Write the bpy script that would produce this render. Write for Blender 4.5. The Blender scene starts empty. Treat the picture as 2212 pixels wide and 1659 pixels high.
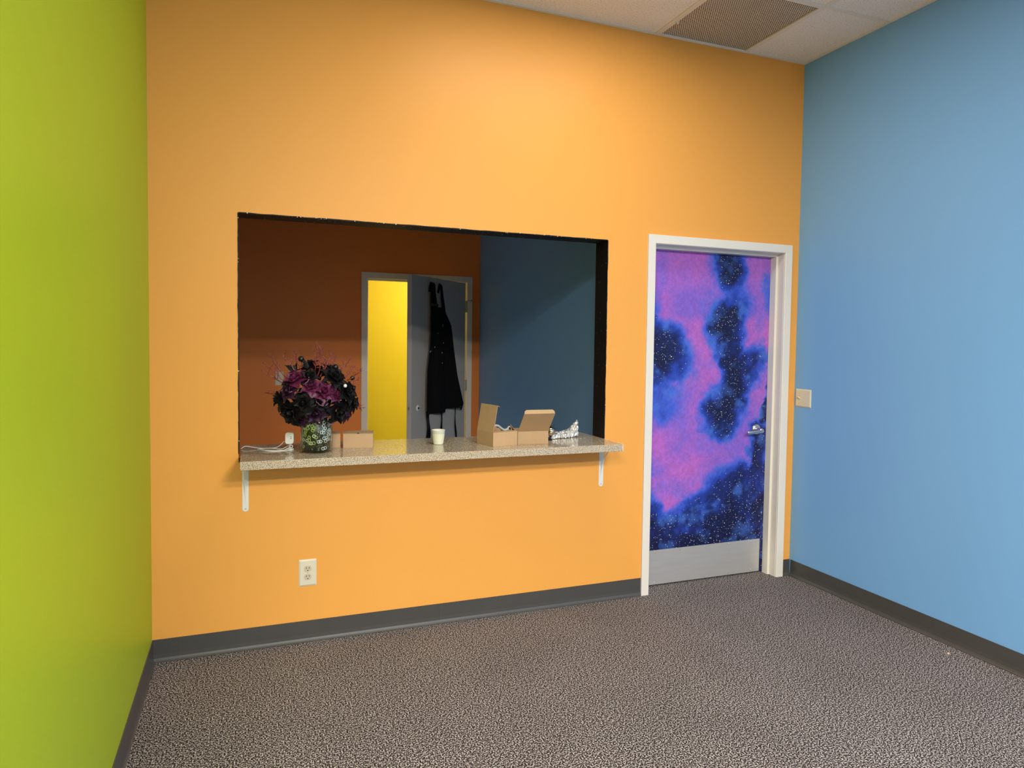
import bpy, bmesh, math, random
import numpy as np
from mathutils import Vector, Matrix, noise as mnoise
random.seed(11)
S = bpy.context.scene
COL = S.collection
PI = math.pi
W, H = 3.576, 3.163            # room width (green wall x=0 to blue wall x=W), ceiling height
T = 0.135                      # thickness of the orange partition

# ------------------------------------------------------------------ camera
cd = bpy.data.cameras.new('camera')
cam = bpy.data.objects.new('camera', cd)
COL.objects.link(cam)
S.camera = cam
FPX, YAW, PIT, ROL = 1503.57, 0.3741, -0.0441, 0.0138
cd.sensor_fit = 'HORIZONTAL'
cd.sensor_width = 36.0
cd.lens = FPX / 2212 * 36.0
cd.shift_x = -19.42 / 2212
cd.shift_y = -25.39 / 2212
cd.clip_start = 0.05
fw = Vector((math.sin(YAW) * math.cos(PIT), math.cos(YAW) * math.cos(PIT), math.sin(PIT)))
rt = Vector((math.cos(YAW), -math.sin(YAW), 0))
up = rt.cross(fw)
r2 = rt * math.cos(ROL) + up * math.sin(ROL)
u2 = up * math.cos(ROL) - rt * math.sin(ROL)
M3 = Matrix((r2, u2, -fw)).transposed()
cam.matrix_world = Matrix.Translation((0.3997, -3.4132, 1.4477)) @ M3.to_4x4()

# ------------------------------------------------------------------ view, world, lights
S.view_settings.view_transform = 'Standard'
S.view_settings.look = 'None'
S.view_settings.gamma = 1.0
S.view_settings.use_curve_mapping = False
S.view_settings.exposure = 0.0
wd = bpy.data.worlds.new('overcast_sky')
S.world = wd
wd.use_nodes = True
wbg = wd.node_tree.nodes['Background']
wbg.inputs[0].default_value = (0.96, 0.97, 1.0, 1)
wbg.inputs[1].default_value = 1.5

def area(name, loc, sx, sy, power, color, rot=(0, 0, 0), portal=False):
    l = bpy.data.lights.new(name, 'AREA')
    l.shape = 'RECTANGLE'
    l.size, l.size_y = sx, sy
    l.energy = power
    l.color = color
    o = bpy.data.objects.new(name, l)
    o.location = loc
    o.rotation_euler = rot
    COL.objects.link(o)
    if portal:
        l.cycles.is_portal = True
    return o

YR = -6.8                                   # storefront wall behind the camera
WIN = [(1.30, 2.36), (2.42, 3.48)]
WZ0, WZ1 = 0.15, 2.25
for (a, b) in WIN:
    area('daylight_portal', ((a + b) / 2, YR - 0.02, (WZ0 + WZ1) / 2), b - a, WZ1 - WZ0, 1, (1, 1, 1), (PI / 2, 0, 0), True)
WARM = (1.0, 0.93, 0.84)
TROFFERS = [(1.298, -1.22, 17.0), (1.298, -4.88, 165.0), (-1.14, -4.88, 140.0), (1.298, -6.10, 195.0), (-1.14, -6.10, 165.0)]

# ------------------------------------------------------------------ materials
def new_mat(name):
    m = bpy.data.materials.new(name)
    m.use_nodes = True
    return m, m.node_tree.nodes, m.node_tree.links, m.node_tree.nodes['Principled BSDF']

def srgb(r, g, b):
    f = lambda c: (c / 255) / 12.92 if c / 255 <= 0.04045 else ((c / 255 + 0.055) / 1.055) ** 2.4
    return (f(r), f(g), f(b), 1)

def plain(name, col, rough=0.5, metal=0.0, spec=0.5, bump=0.0, bscale=300.0, var=0.0, vscale=3.0, aniso=None, emit=None, coat=0.0):
    m, n, l, p = new_mat(name)
    p.inputs['Base Color'].default_value = col
    p.inputs['Roughness'].default_value = rough
    p.inputs['Metallic'].default_value = metal
    p.inputs['Specular IOR Level'].default_value = spec
    p.inputs['Coat Weight'].default_value = coat
    if emit:
        p.inputs['Emission Color'].default_value = col
        p.inputs['Emission Strength'].default_value = emit
    tc = n.new('ShaderNodeTexCoord')
    mp = n.new('ShaderNodeMapping')
    l.new(tc.outputs['Object'], mp.inputs[0])
    if aniso:
        mp.inputs['Scale'].default_value = aniso
    if bump:
        t = n.new('ShaderNodeTexNoise')
        t.inputs['Scale'].default_value = bscale
        t.inputs['Detail'].default_value = 3
        l.new(mp.outputs[0], t.inputs['Vector'])
        b = n.new('ShaderNodeBump')
        b.inputs['Strength'].default_value = bump
        b.inputs['Distance'].default_value = 0.001
        l.new(t.outputs[0], b.inputs['Height'])
        l.new(b.outputs[0], p.inputs['Normal'])
    if var:
        t = n.new('ShaderNodeTexNoise')
        t.inputs['Scale'].default_value = vscale
        t.inputs['Detail'].default_value = 5
        l.new(mp.outputs[0], t.inputs['Vector'])
        mr = n.new('ShaderNodeMapRange')
        mr.inputs[3].default_value = 1 - var
        mr.inputs[4].default_value = 1 + var
        l.new(t.outputs[0], mr.inputs[0])
        mx = n.new('ShaderNodeMix')
        mx.data_type = 'RGBA'
        mx.blend_type = 'MULTIPLY'
        mx.inputs[0].default_value = 1
        mx.inputs[6].default_value = col
        l.new(mr.outputs[0], mx.inputs[7])
        l.new(mx.outputs[2], p.inputs['Base Color'])
    return m

def speckle(name, cols, scale, rough, spec=0.5, bump=0.0, detail=2.0, coat=0.0):
    """cols: list of (position, colour) on a noise ramp"""
    m, n, l, p = new_mat(name)
    tc = n.new('ShaderNodeTexCoord')
    t = n.new('ShaderNodeTexNoise')
    t.inputs['Scale'].default_value = scale
    t.inputs['Detail'].default_value = detail
    l.new(tc.outputs['Object'], t.inputs['Vector'])
    r = n.new('ShaderNodeValToRGB')
    e = r.color_ramp.elements
    while len(e) < len(cols):
        e.new(0.5)
    for el, (pos, c) in zip(e, cols):
        el.position = pos
        el.color = c
    l.new(t.outputs[0], r.inputs[0])
    l.new(r.outputs[0], p.inputs['Base Color'])
    p.inputs['Roughness'].default_value = rough
    p.inputs['Specular IOR Level'].default_value = spec
    p.inputs['Coat Weight'].default_value = coat
    p.inputs['Coat Roughness'].default_value = 0.08
    if bump:
        b = n.new('ShaderNodeBump')
        b.inputs['Strength'].default_value = bump
        b.inputs['Distance'].default_value = 0.004
        l.new(t.outputs[0], b.inputs['Height'])
        l.new(b.outputs[0], p.inputs['Normal'])
    return m

MAT = {}
MAT['orange'] = plain('orange_paint', (0.86, 0.395, 0.082, 1), 0.42, spec=0.25, bump=0.12, bscale=160, var=0.02, vscale=2)
MAT['burnt'] = plain('burnt_orange_paint', (0.88, 0.27, 0.055, 1), 0.5, spec=0.3, bump=0.12, bscale=160)
MAT['bounce_floor'] = plain('pale_bounce_floor', (0.62, 0.58, 0.52, 1), 0.5)  # pale tone chosen to reflect light up the service room walls
MAT['green'] = plain('green_paint', (0.40, 0.52, 0.018, 1), 0.42, spec=0.25, bump=0.12, bscale=160, var=0.02, vscale=2)
MAT['blue'] = plain('blue_paint', (0.205, 0.455, 0.82, 1), 0.42, spec=0.25, bump=0.12, bscale=160, var=0.02, vscale=2)
MAT['yellow'] = plain('yellow_paint', (0.80, 0.69, 0.035, 1), 0.5, spec=0.3, bump=0.1, bscale=160)
MAT['white_wall'] = plain('taupe_paint', (0.13, 0.125, 0.118, 1), 0.6, spec=0.3)
MAT['tile'] = speckle('mineral_fibre_tile', [(0.30, (0.62, 0.58, 0.53, 1)), (0.42, (0.86, 0.84, 0.79, 1)), (0.7, (0.92, 0.90, 0.86, 1))], 120, 0.9, 0.1, bump=0.5, detail=4)
MAT['tee'] = plain('white_painted_steel', (0.80, 0.77, 0.70, 1), 0.45)
MAT['vent'] = plain('cream_enamel_steel', (0.66, 0.60, 0.49, 1), 0.5)
MAT['dark_void'] = plain('dark_duct_interior', (0.03, 0.028, 0.025, 1), 0.9)
MAT['trim'] = plain('cream_enamel_frame', (0.80, 0.76, 0.68, 1), 0.32, spec=0.5, bump=0.05, bscale=60)
MAT['vinyl'] = plain('dark_grey_vinyl', (0.068, 0.066, 0.063, 1), 0.38, spec=0.5, bump=0.1, bscale=40, var=0.12, vscale=6)
MAT['plate'] = plain('ivory_plastic', (0.74, 0.68, 0.53, 1), 0.35)
MAT['recept'] = plain('ivory_receptacle_plastic', (0.62, 0.53, 0.38, 1), 0.35)
MAT['slot'] = plain('dark_slot', (0.02, 0.017, 0.014, 1), 0.7)
MAT['screw'] = plain('zinc_screw', (0.6, 0.58, 0.54, 1), 0.35, metal=1.0)
MAT['white_metal'] = plain('white_enamel_steel', (0.78, 0.78, 0.76, 1), 0.35)
MAT['alu'] = plain('brushed_aluminium', (0.66, 0.65, 0.64, 1), 0.40, metal=0.6, bump=0.25, bscale=120, aniso=(1, 1, 14), var=0.08, vscale=5)
MAT['satin'] = plain('satin_nickel', (0.62, 0.62, 0.62, 1), 0.25, metal=1.0)
MAT['brass'] = plain('dull_hinge_steel', (0.45, 0.40, 0.30, 1), 0.4, metal=0.8)
MAT['grey_door'] = plain('grey_enamel_door', (0.50, 0.49, 0.475, 1), 0.42, bump=0.05, bscale=80)
MAT['card'] = plain('kraft_cardboard', (0.52, 0.345, 0.19, 1), 0.85, spec=0.15, bump=0.15, bscale=220, aniso=(1, 1, 0.2), var=0.05, vscale=25)
MAT['card_dark'] = plain('kraft_cardboard_inside', (0.44, 0.285, 0.15, 1), 0.85, spec=0.15, bump=0.15, bscale=220)
MAT['apron'] = plain('black_cotton', (0.006, 0.006, 0.007, 1), 0.9, spec=0.15, bump=0.3, bscale=500)
MAT['fleck'] = plain('white_paint_fleck', (0.7, 0.7, 0.68, 1), 0.6)
MAT['white_plastic'] = plain('white_plastic', (0.80, 0.80, 0.78, 1), 0.3)
MAT['grey_plastic'] = plain('pale_grey_plastic', (0.46, 0.46, 0.42, 1), 0.35)
MAT['ink'] = plain('dark_grey_print', (0.03, 0.03, 0.04, 1), 0.5)
MAT['wax'] = plain('pale_green_wax', (0.76, 0.77, 0.58, 1), 0.5)
MAT['frost'] = plain('frosted_tumbler_glass', (0.68, 0.69, 0.57, 1), 0.3)
MAT['black_petal'] = plain('black_fabric_petal', (0.0045, 0.0035, 0.005, 1), 0.6, spec=0.3, bump=0.3, bscale=200)
MAT['black_leaf'] = plain('black_satin_leaf', (0.004, 0.0045, 0.0045, 1), 0.55, spec=0.3)
MAT['plum_petal'] = plain('plum_fabric_petal', (0.032, 0.006, 0.028, 1), 0.5, bump=0.3, bscale=200, var=0.7, vscale=60)
MAT['magenta_petal'] = plain('magenta_fabric_petal', (0.125, 0.014, 0.062, 1), 0.45, bump=0.3, bscale=200, var=0.9, vscale=45)
MAT['pinkedge'] = plain('pale_pink_petal_edge', (0.36, 0.15, 0.23, 1), 0.5)
MAT['twig'] = plain('red_glitter_twig', (0.19, 0.013, 0.014, 1), 0.3, spec=0.8, var=0.8, vscale=160)
MAT['berry'] = plain('glossy_black_berry', (0.008, 0.010, 0.010, 1), 0.12)
MAT['bead'] = plain('white_pearl_bead', (0.8, 0.8, 0.8, 1), 0.2)
MAT['cord'] = plain('white_cord_rubber', (0.78, 0.76, 0.73, 1), 0.4)
MAT['ring'] = plain('clear_pale_glass_ring', (0.86, 0.90, 0.74, 1), 0.12, spec=0.8)
MAT['ring2'] = plain('glass_ring_blue_reflection', (0.84, 0.88, 0.92, 1), 0.12, spec=0.8)
MAT['ring3'] = plain('glass_ring_green_reflection', (0.50, 0.60, 0.20, 1), 0.12, spec=0.8)  # greenish and bluish reflections of the vase put into the ring colours
MAT['vase_fill'] = speckle('dark_green_mottled_filling', [(0.38, (0.003, 0.004, 0.002, 1)), (0.50, (0.012, 0.018, 0.008, 1)), (0.58, (0.06, 0.085, 0.035, 1)), (0.68, (0.40, 0.45, 0.36, 1))], 150, 0.35)
MAT['chrome'] = plain('gold_tinted_chrome', (0.72, 0.62, 0.48, 1), 0.08, metal=1.0)
MAT['foil'] = plain('crumpled_silver_film', (0.74, 0.73, 0.71, 1), 0.28, metal=0.6, bump=1.0, bscale=140)
MAT['counter'] = speckle('granite_pattern_laminate', [(0.32, (0.05, 0.038, 0.028, 1)), (0.42, (0.30, 0.22, 0.14, 1)), (0.50, (0.50, 0.41, 0.28, 1)), (0.58, (0.62, 0.53, 0.39, 1)), (0.70, (0.80, 0.72, 0.57, 1))], 330, 0.09, 0.5, detail=1.5)
MAT['diffuser'] = plain('lit_acrylic_diffuser', (1.0, 0.92, 0.80, 1), 0.5, emit=2.0)
MAT['asphalt'] = plain('pale_concrete_pavement', (0.35, 0.34, 0.33, 1), 0.9)
MAT['mullion'] = plain('dark_bronze_aluminium', (0.05, 0.045, 0.04, 1), 0.4, metal=0.6)
MAT['pane'] = plain('window_glass', (1, 1, 1, 1), 0.0)
MAT['scrap'] = plain('pink_paper_scrap', (0.75, 0.50, 0.42, 1), 0.8)

def carpet_mat():
    m, n, l, p = new_mat('speckled_loop_carpet')
    tc = n.new('ShaderNodeTexCoord')
    t1 = n.new('ShaderNodeTexNoise'); t1.inputs['Scale'].default_value = 180; t1.inputs['Detail'].default_value = 2.5
    t2 = n.new('ShaderNodeTexNoise'); t2.inputs['Scale'].default_value = 2.2; t2.inputs['Detail'].default_value = 3
    v = n.new('ShaderNodeTexVoronoi'); v.inputs['Scale'].default_value = 230
    for t in (t1, t2, v):
        l.new(tc.outputs['Object'], t.inputs['Vector'])
    r = n.new('ShaderNodeValToRGB')
    e = r.color_ramp.elements
    e[0].position = 0.44; e[0].color = (0.012, 0.009, 0.008, 1)
    e[1].position = 0.60; e[1].color = (0.50, 0.445, 0.43, 1)
    a = e.new(0.50); a.color = (0.075, 0.064, 0.060, 1)
    l.new(t1.outputs[0], r.inputs[0])
    mx = n.new('ShaderNodeMix'); mx.data_type = 'RGBA'; mx.blend_type = 'MULTIPLY'; mx.inputs[0].default_value = 1
    mr = n.new('ShaderNodeMapRange'); mr.inputs[3].default_value = 0.80; mr.inputs[4].default_value = 1.20
    l.new(t2.outputs[0], mr.inputs[0])
    l.new(r.outputs[0], mx.inputs[6]); l.new(mr.outputs[0], mx.inputs[7])
    l.new(mx.outputs[2], p.inputs['Base Color'])
    p.inputs['Roughness'].default_value = 0.95
    p.inputs['Specular IOR Level'].default_value = 0.1
    b = n.new('ShaderNodeBump'); b.inputs['Strength'].default_value = 0.12; b.inputs['Distance'].default_value = 0.003
    l.new(t1.outputs[0], b.inputs['Height']); l.new(b.outputs[0], p.inputs['Normal'])
    return m
MAT['carpet'] = carpet_mat()

def star_nodes(m, n, l, vec, layers, mask=None):
    """white paint specks: voronoi dots whose cells pass a random threshold"""
    tot = None
    for (scale, rad, thr) in layers:
        v = n.new('ShaderNodeTexVoronoi'); v.inputs['Scale'].default_value = scale
        l.new(vec, v.inputs['Vector'])
        sep = n.new('ShaderNodeSeparateColor'); l.new(v.outputs['Color'], sep.inputs[0])
        g = n.new('ShaderNodeMath'); g.operation = 'GREATER_THAN'; g.inputs[1].default_value = thr
        if mask is not None:
            ad = n.new('ShaderNodeMath'); ad.operation = 'ADD'
            l.new(sep.outputs[0], ad.inputs[0]); l.new(mask, ad.inputs[1]); l.new(ad.outputs[0], g.inputs[0])
        else:
            l.new(sep.outputs[0], g.inputs[0])
        rr = n.new('ShaderNodeMath'); rr.operation = 'MULTIPLY'; rr.inputs[1].default_value = rad
        l.new(sep.outputs[1], rr.inputs[0])
        d = n.new('ShaderNodeMath'); d.operation = 'LESS_THAN'
        l.new(v.outputs['Distance'], d.inputs[0]); l.new(rr.outputs[0], d.inputs[1])
        k = n.new('ShaderNodeMath'); k.operation = 'MULTIPLY'
        l.new(g.outputs[0], k.inputs[0]); l.new(d.outputs[0], k.inputs[1])
        if tot is None:
            tot = k.outputs[0]
        else:
            mxx = n.new('ShaderNodeMath'); mxx.operation = 'MAXIMUM'
            l.new(tot, mxx.inputs[0]); l.new(k.outputs[0], mxx.inputs[1]); tot = mxx.outputs[0]
    return tot

def night_mat():
    m, n, l, p = new_mat('black_paint_with_white_flecks')
    tc = n.new('ShaderNodeTexCoord')
    cl = n.new('ShaderNodeTexNoise'); cl.inputs['Scale'].default_value = 9
    l.new(tc.outputs['Object'], cl.inputs['Vector'])
    mk = n.new('ShaderNodeMapRange'); mk.inputs[1].default_value = 0.45; mk.inputs[2].default_value = 0.75; mk.inputs[3].default_value = -0.12; mk.inputs[4].default_value = 0.35
    l.new(cl.outputs[0], mk.inputs[0])
    s = star_nodes(m, n, l, tc.outputs['Object'], [(130, 0.34, 0.82), (80, 0.24, 0.88)], mk.outputs[0])
    mx = n.new('ShaderNodeMix'); mx.data_type = 'RGBA'
    l.new(s, mx.inputs[0])
    mx.inputs[6].default_value = (0.0065, 0.006, 0.0075, 1); mx.inputs[7].default_value = (0.8, 0.82, 0.85, 1)
    l.new(mx.outputs[2], p.inputs['Base Color'])
    p.inputs['Roughness'].default_value = 0.6; p.inputs['Specular IOR Level'].default_value = 0.3
    return m
MAT['night'] = night_mat()

def galaxy_mat():
    m, n, l, p = new_mat('hand_painted_galaxy')
    at = n.new('ShaderNodeAttribute'); at.attribute_name = 'paint'
    dk = n.new('ShaderNodeAttribute'); dk.attribute_name = 'stars'
    tc = n.new('ShaderNodeTexCoord')
    t = n.new('ShaderNodeTexNoise'); t.inputs['Scale'].default_value = 55; t.inputs['Detail'].default_value = 5; t.inputs['Roughness'].default_value = 0.7
    l.new(tc.outputs['Object'], t.inputs['Vector'])
    mr = n.new('ShaderNodeMapRange'); mr.inputs[1].default_value = 0.3; mr.inputs[2].default_value = 0.7; mr.inputs[3].default_value = 0.84; mr.inputs[4].default_value = 1.16
    l.new(t.outputs[0], mr.inputs[0])
    mu = n.new('ShaderNodeMix'); mu.data_type = 'RGBA'; mu.blend_type = 'MULTIPLY'; mu.inputs[0].default_value = 1
    l.new(at.outputs['Color'], mu.inputs[6]); l.new(mr.outputs[0], mu.inputs[7])
    mk = n.new('ShaderNodeMapRange'); mk.inputs[3].default_value = -0.45; mk.inputs[4].default_value = 0.36
    l.new(dk.outputs['Fac'], mk.inputs[0])
    s = star_nodes(m, n, l, tc.outputs['Object'], [(95, 0.27, 0.945), (60, 0.22, 0.965), (140, 0.36, 0.935)], mk.outputs[0])
    mx = n.new('ShaderNodeMix'); mx.data_type = 'RGBA'
    l.new(s, mx.inputs[0]); l.new(mu.outputs[2], mx.inputs[6]); mx.inputs[7].default_value = (0.72, 0.78, 0.92, 1)
    l.new(mx.outputs[2], p.inputs['Base Color'])
    p.inputs['Roughness'].default_value = 0.45; p.inputs['Specular IOR Level'].default_value = 0.35
    return m
MAT['galaxy'] = galaxy_mat()

def glass_mat(name, tint, gloss=0.1):
    m, n, l, p = new_mat(name)
    out = n['Material Output']
    n.remove(p)
    tr = n.new('ShaderNodeBsdfTransparent'); tr.inputs[0].default_value = tint
    gl = n.new('ShaderNodeBsdfGlossy'); gl.inputs['Roughness'].default_value = 0.02
    lw = n.new('ShaderNodeLayerWeight'); lw.inputs[0].default_value = 0.5
    pw = n.new('ShaderNodeMath'); pw.operation = 'POWER'; pw.inputs[1].default_value = 4.0
    l.new(lw.outputs['Facing'], pw.inputs[0])
    fr = n.new('ShaderNodeMapRange'); fr.inputs[3].default_value = 0.04; fr.inputs[4].default_value = 0.85
    l.new(pw.outputs[0], fr.inputs[0])
    mx = n.new('ShaderNodeMixShader')
    l.new(fr.outputs[0], mx.inputs[0]); l.new(tr.outputs[0], mx.inputs[1]); l.new(gl.outputs[0], mx.inputs[2])
    l.new(mx.outputs[0], out.inputs[0])
    return m
MAT['vase_glass'] = glass_mat('smoky_vase_glass', (0.92, 0.94, 0.90, 1))
MAT['pane'] = glass_mat('clear_window_glass', (0.95, 0.97, 0.96, 1))
MAT['clear_film'] = glass_mat('clear_plastic_film', (0.8, 0.8, 0.8, 1))

# ------------------------------------------------------------------ mesh helpers
class MB:
    def __init__(s):
        s.v, s.f = [], []
    def add(s, vs, fs, mtx=None):
        k = len(s.v)
        s.v += [tuple(mtx @ Vector(a)) if mtx is not None else tuple(a) for a in vs]
        s.f += [tuple(i + k for i in f) for f in fs]
        return s
    def box(s, a, b, mtx=None):
        x0, y0, z0 = a; x1, y1, z1 = b
        vs = [(x0, y0, z0), (x1, y0, z0), (x1, y1, z0), (x0, y1, z0), (x0, y0, z1), (x1, y0, z1), (x1, y1, z1), (x0, y1, z1)]
        return s.add(vs, [(3, 2, 1, 0), (4, 5, 6, 7), (0, 1, 5, 4), (1, 2, 6, 5), (2, 3, 7, 6), (3, 0, 4, 7)], mtx)
    def prism(s, poly, h, mtx=None):
        """polygon in xy extruded along z by h"""
        n = len(poly)
        vs = [(x, y, 0) for x, y in poly] + [(x, y, h) for x, y in poly]
        fs = [tuple(range(n - 1, -1, -1)), tuple(range(n, 2 * n))] + [(i, (i + 1) % n, n + (i + 1) % n, n + i) for i in range(n)]
        return s.add(vs, fs, mtx)
    def tube(s, pts, rad, seg=8, cap=True, flat=None):
        pts = [Vector(p) for p in pts]
        n = len(pts)
        rads = rad if isinstance(rad, (list, tuple)) else [rad] * n
        k = len(s.v)
        prev = None
        for i, p in enumerate(pts):
            t = (pts[min(i + 1, n - 1)] - pts[max(i - 1, 0)])
            t = t.normalized() if t.length > 1e-9 else Vector((0, 0, 1))
            if prev is None:
                a = Vector((0, 0, 1)) if abs(t.z) < 0.9 else Vector((1, 0, 0))
                prev = (a - t * a.dot(t)).normalized()
            else:
                prev = (prev - t * prev.dot(t))
                prev = prev.normalized() if prev.length > 1e-6 else t.orthogonal().normalized()
            b = t.cross(prev)
            for j in range(seg):
                an = 2 * PI * j / seg
                ca, sa = math.cos(an), math.sin(an)
                s.v.append(tuple(p + (prev * ca + b * sa * (flat or 1)) * rads[i]))
        for i in range(n - 1):
            for j in range(seg):
                q = (j + 1) % seg
                s.f.append((k + i * seg + j, k + i * seg + q, k + (i + 1) * seg + q, k + (i + 1) * seg + j))
        if cap:
            s.f.append(tuple(k + j for j in range(seg - 1, -1, -1)))
            s.f.append(tuple(k + (n - 1) * seg + j for j in range(seg)))
        return s
    def lathe(s, prof, seg=32, mtx=None, close=False):
        """prof: list of (r, z) about the z axis"""
        vs = []
        for r, z in prof:
            for j in range(seg):
                a = 2 * PI * j / seg
                vs.append((r * math.cos(a), r * math.sin(a), z))
        fs = []
        for i in range(len(prof) - 1):
            for j in range(seg):
                q = (j + 1) % seg
                fs.append((i * seg + j, i * seg + q, (i + 1) * seg + q, (i + 1) * seg + j))
        if close:
            fs.append(tuple(range(seg - 1, -1, -1)))
            fs.append(tuple((len(prof) - 1) * seg + j for j in range(seg)))
        return s.add(vs, fs, mtx)
    def torus(s, R, r, seg=20, ss=8, mtx=None):
        vs, fs = [], []
        for i in range(seg):
            a = 2 * PI * i / seg
            for j in range(ss):
                b = 2 * PI * j / ss
                vs.append(((R + r * math.cos(b)) * math.cos(a), (R + r * math.cos(b)) * math.sin(a), r * math.sin(b)))
        for i in range(seg):
            for j in range(ss):
                fs.append((i * ss + j, ((i + 1) % seg) * ss + j, ((i + 1) % seg) * ss + (j + 1) % ss, i * ss + (j + 1) % ss))
        return s.add(vs, fs, mtx)
    def mesh(s, name, mat=None, smooth=False):
        me = bpy.data.meshes.new(name)
        me.from_pydata(s.v, [], s.f)
        bm = bmesh.new(); bm.from_mesh(me)
        bmesh.ops.recalc_face_normals(bm, faces=bm.faces)
        bm.to_mesh(me); bm.free()
        if smooth:
            me.polygons.foreach_set('use_smooth', [True] * len(me.polygons))
        if mat:
            me.materials.append(MAT[mat])
        me.update()
        return me
    def build(s, name, mat, parent=None, smooth=False, bevel=0.0, bseg=2):
        return link(name, s.mesh(name, mat, smooth), parent, bevel, bseg)

def link(name, me, parent=None, bevel=0.0, bseg=2):
    o = bpy.data.objects.new(name, me)
    COL.objects.link(o)
    if parent is not None:
        o.parent = parent
    if bevel:
        b = o.modifiers.new('bevel', 'BEVEL')
        b.width = bevel; b.segments = bseg; b.limit_method = 'ANGLE'; b.angle_limit = math.radians(40)
    return o

def empty(name, loc=(0, 0, 0), rz=0.0, parent=None):
    o = bpy.data.objects.new(name, None)
    o.empty_display_size = 0.05
    o.location = loc
    o.rotation_euler = (0, 0, rz)
    COL.objects.link(o)
    if parent is not None:
        o.parent = parent
    return o

def tag(o, label=None, cat=None, group=None, kind=None):
    if label: o['label'] = label
    if cat: o['category'] = cat
    if group: o['group'] = group
    if kind: o['kind'] = kind
    return o

def struct(o, label, cat):
    return tag(o, label, cat, kind='structure')

def sphere_pts(r, seg=16, rings=10):
    return [(r * math.sin(PI * i / rings), -r * math.cos(PI * i / rings)) for i in range(rings + 1)]

def rot_to(d, roll=0.0):
    """matrix turning +z to direction d"""
    q = Vector((0, 0, 1)).rotation_difference(Vector(d).normalized())
    return q.to_matrix().to_4x4() @ Matrix.Rotation(roll, 4, 'Z')

def smoothpath(pts, n=8):
    """Catmull-Rom through pts"""
    P = [Vector(p) for p in pts]
    P = [P[0] * 2 - P[1]] + P + [P[-1] * 2 - P[-2]]
    out = []
    for i in range(1, len(P) - 2):
        for k in range(n):
            t = k / n
            a, b, c, d = P[i - 1], P[i], P[i + 1], P[i + 2]
            out.append(0.5 * ((2 * b) + (c - a) * t + (2 * a - 5 * b + 4 * c - d) * t * t + (3 * b - a - 3 * c + d) * t ** 3))
    out.append(P[-2])
    return out

def wall_holes(xs, zs, holes, y0, y1):
    """wall slab in the xz plane from y0 to y1 with rectangular holes (x0,x1,z0,z1), one closed skin"""
    xs = sorted(set(xs + [h[0] for h in holes] + [h[1] for h in holes]))
    zs = sorted(set(zs + [h[2] for h in holes] + [h[3] for h in holes]))
    def solid(i, j):
        if i < 0 or j < 0 or i >= len(xs) - 1 or j >= len(zs) - 1:
            return False
        cx, cz = (xs[i] + xs[i + 1]) / 2, (zs[j] + zs[j + 1]) / 2
        return not any(h[0] < cx < h[1] and h[2] < cz < h[3] for h in holes)
    mb = MB()
    idx = {}
    def V(x, y, z):
        k = (round(x, 5), round(y, 5), round(z, 5))
        if k not in idx:
            idx[k] = len(mb.v); mb.v.append(k)
        return idx[k]
    for i in range(len(xs) - 1):
        for j in range(len(zs) - 1):
            if not solid(i, j):
                continue
            a, b, c, d = xs[i], xs[i + 1], zs[j], zs[j + 1]
            for y in (y0, y1):
                mb.f.append((V(a, y, c), V(b, y, c), V(b, y, d), V(a, y, d)))
            if not solid(i - 1, j): mb.f.append((V(a, y0, c), V(a, y1, c), V(a, y1, d), V(a, y0, d)))
            if not solid(i + 1, j): mb.f.append((V(b, y0, c), V(b, y1, c), V(b, y1, d), V(b, y0, d)))
            if not solid(i, j - 1): mb.f.append((V(a, y0, c), V(b, y0, c), V(b, y1, c), V(a, y1, c)))
            if not solid(i, j + 1): mb.f.append((V(a, y0, d), V(b, y0, d), V(b, y1, d), V(a, y1, d)))
    return mb

# ------------------------------------------------------------------ room shell
OX1, OX2, OZ0, OZ1 = 0.3614, 2.2404, 0.8765, 2.0088        # serving opening
DX0, DX1, DZ1 = 2.4937, 3.5153, 2.060                      # outer edges of the door frame
XL = -3.2                                                   # the room widens behind the short green wall
XF, YF = 2.455, 2.92                                        # service room: right wall, far wall

struct(MB().box((XL, YR, -0.1), (5.0, 5.4, 0.0)).build('floor', 'carpet'), 'charcoal and taupe speckled loop carpet covering the floor', 'floor')
struct(wall_holes([-0.12, W + 0.12], [0, H], [(OX1 - 0.003, OX2 + 0.003, OZ0, OZ1 + 0.003), (DX0 + 0.03, DX1 - 0.03, 0.0, DZ1 - 0.03)], 0.0, T).build('wall_back', 'orange'),
       'bright orange painted wall with the serving opening and the galaxy door', 'wall')
struct(MB().box((-0.12, -2.35, 0), (0, 0, H)).build('wall_left', 'green'), 'lime green painted wall at the left of the picture', 'wall')
struct(MB().box((W, YR, 0), (W + 0.12, 0, H)).build('wall_right', 'blue'), 'sky blue painted wall at the right of the picture', 'wall')
struct(MB().box((XL - 0.12, YR, 0), (XL, -2.35, H)).build('wall_side', 'white_wall'), 'taupe wall of the open area behind the green wall', 'wall')
struct(MB().box((XL, -2.35, 0), (-0.12, -2.23, H)).build('wall_return', 'white_wall'), 'taupe return wall behind the green wall', 'wall')
wr = struct(wall_holes([XL, W], [0, H], [(a, b, WZ0, WZ1) for a, b in WIN], YR - 0.12, YR).build('wall_rear', 'white_wall'), 'taupe storefront wall behind the viewer', 'wall')
struct(MB().box((-14, -30, -0.2), (14, YR - 0.12, -0.1)).build('ground', 'asphalt'), 'pale concrete pavement outside the storefront', 'pavement')
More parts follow.
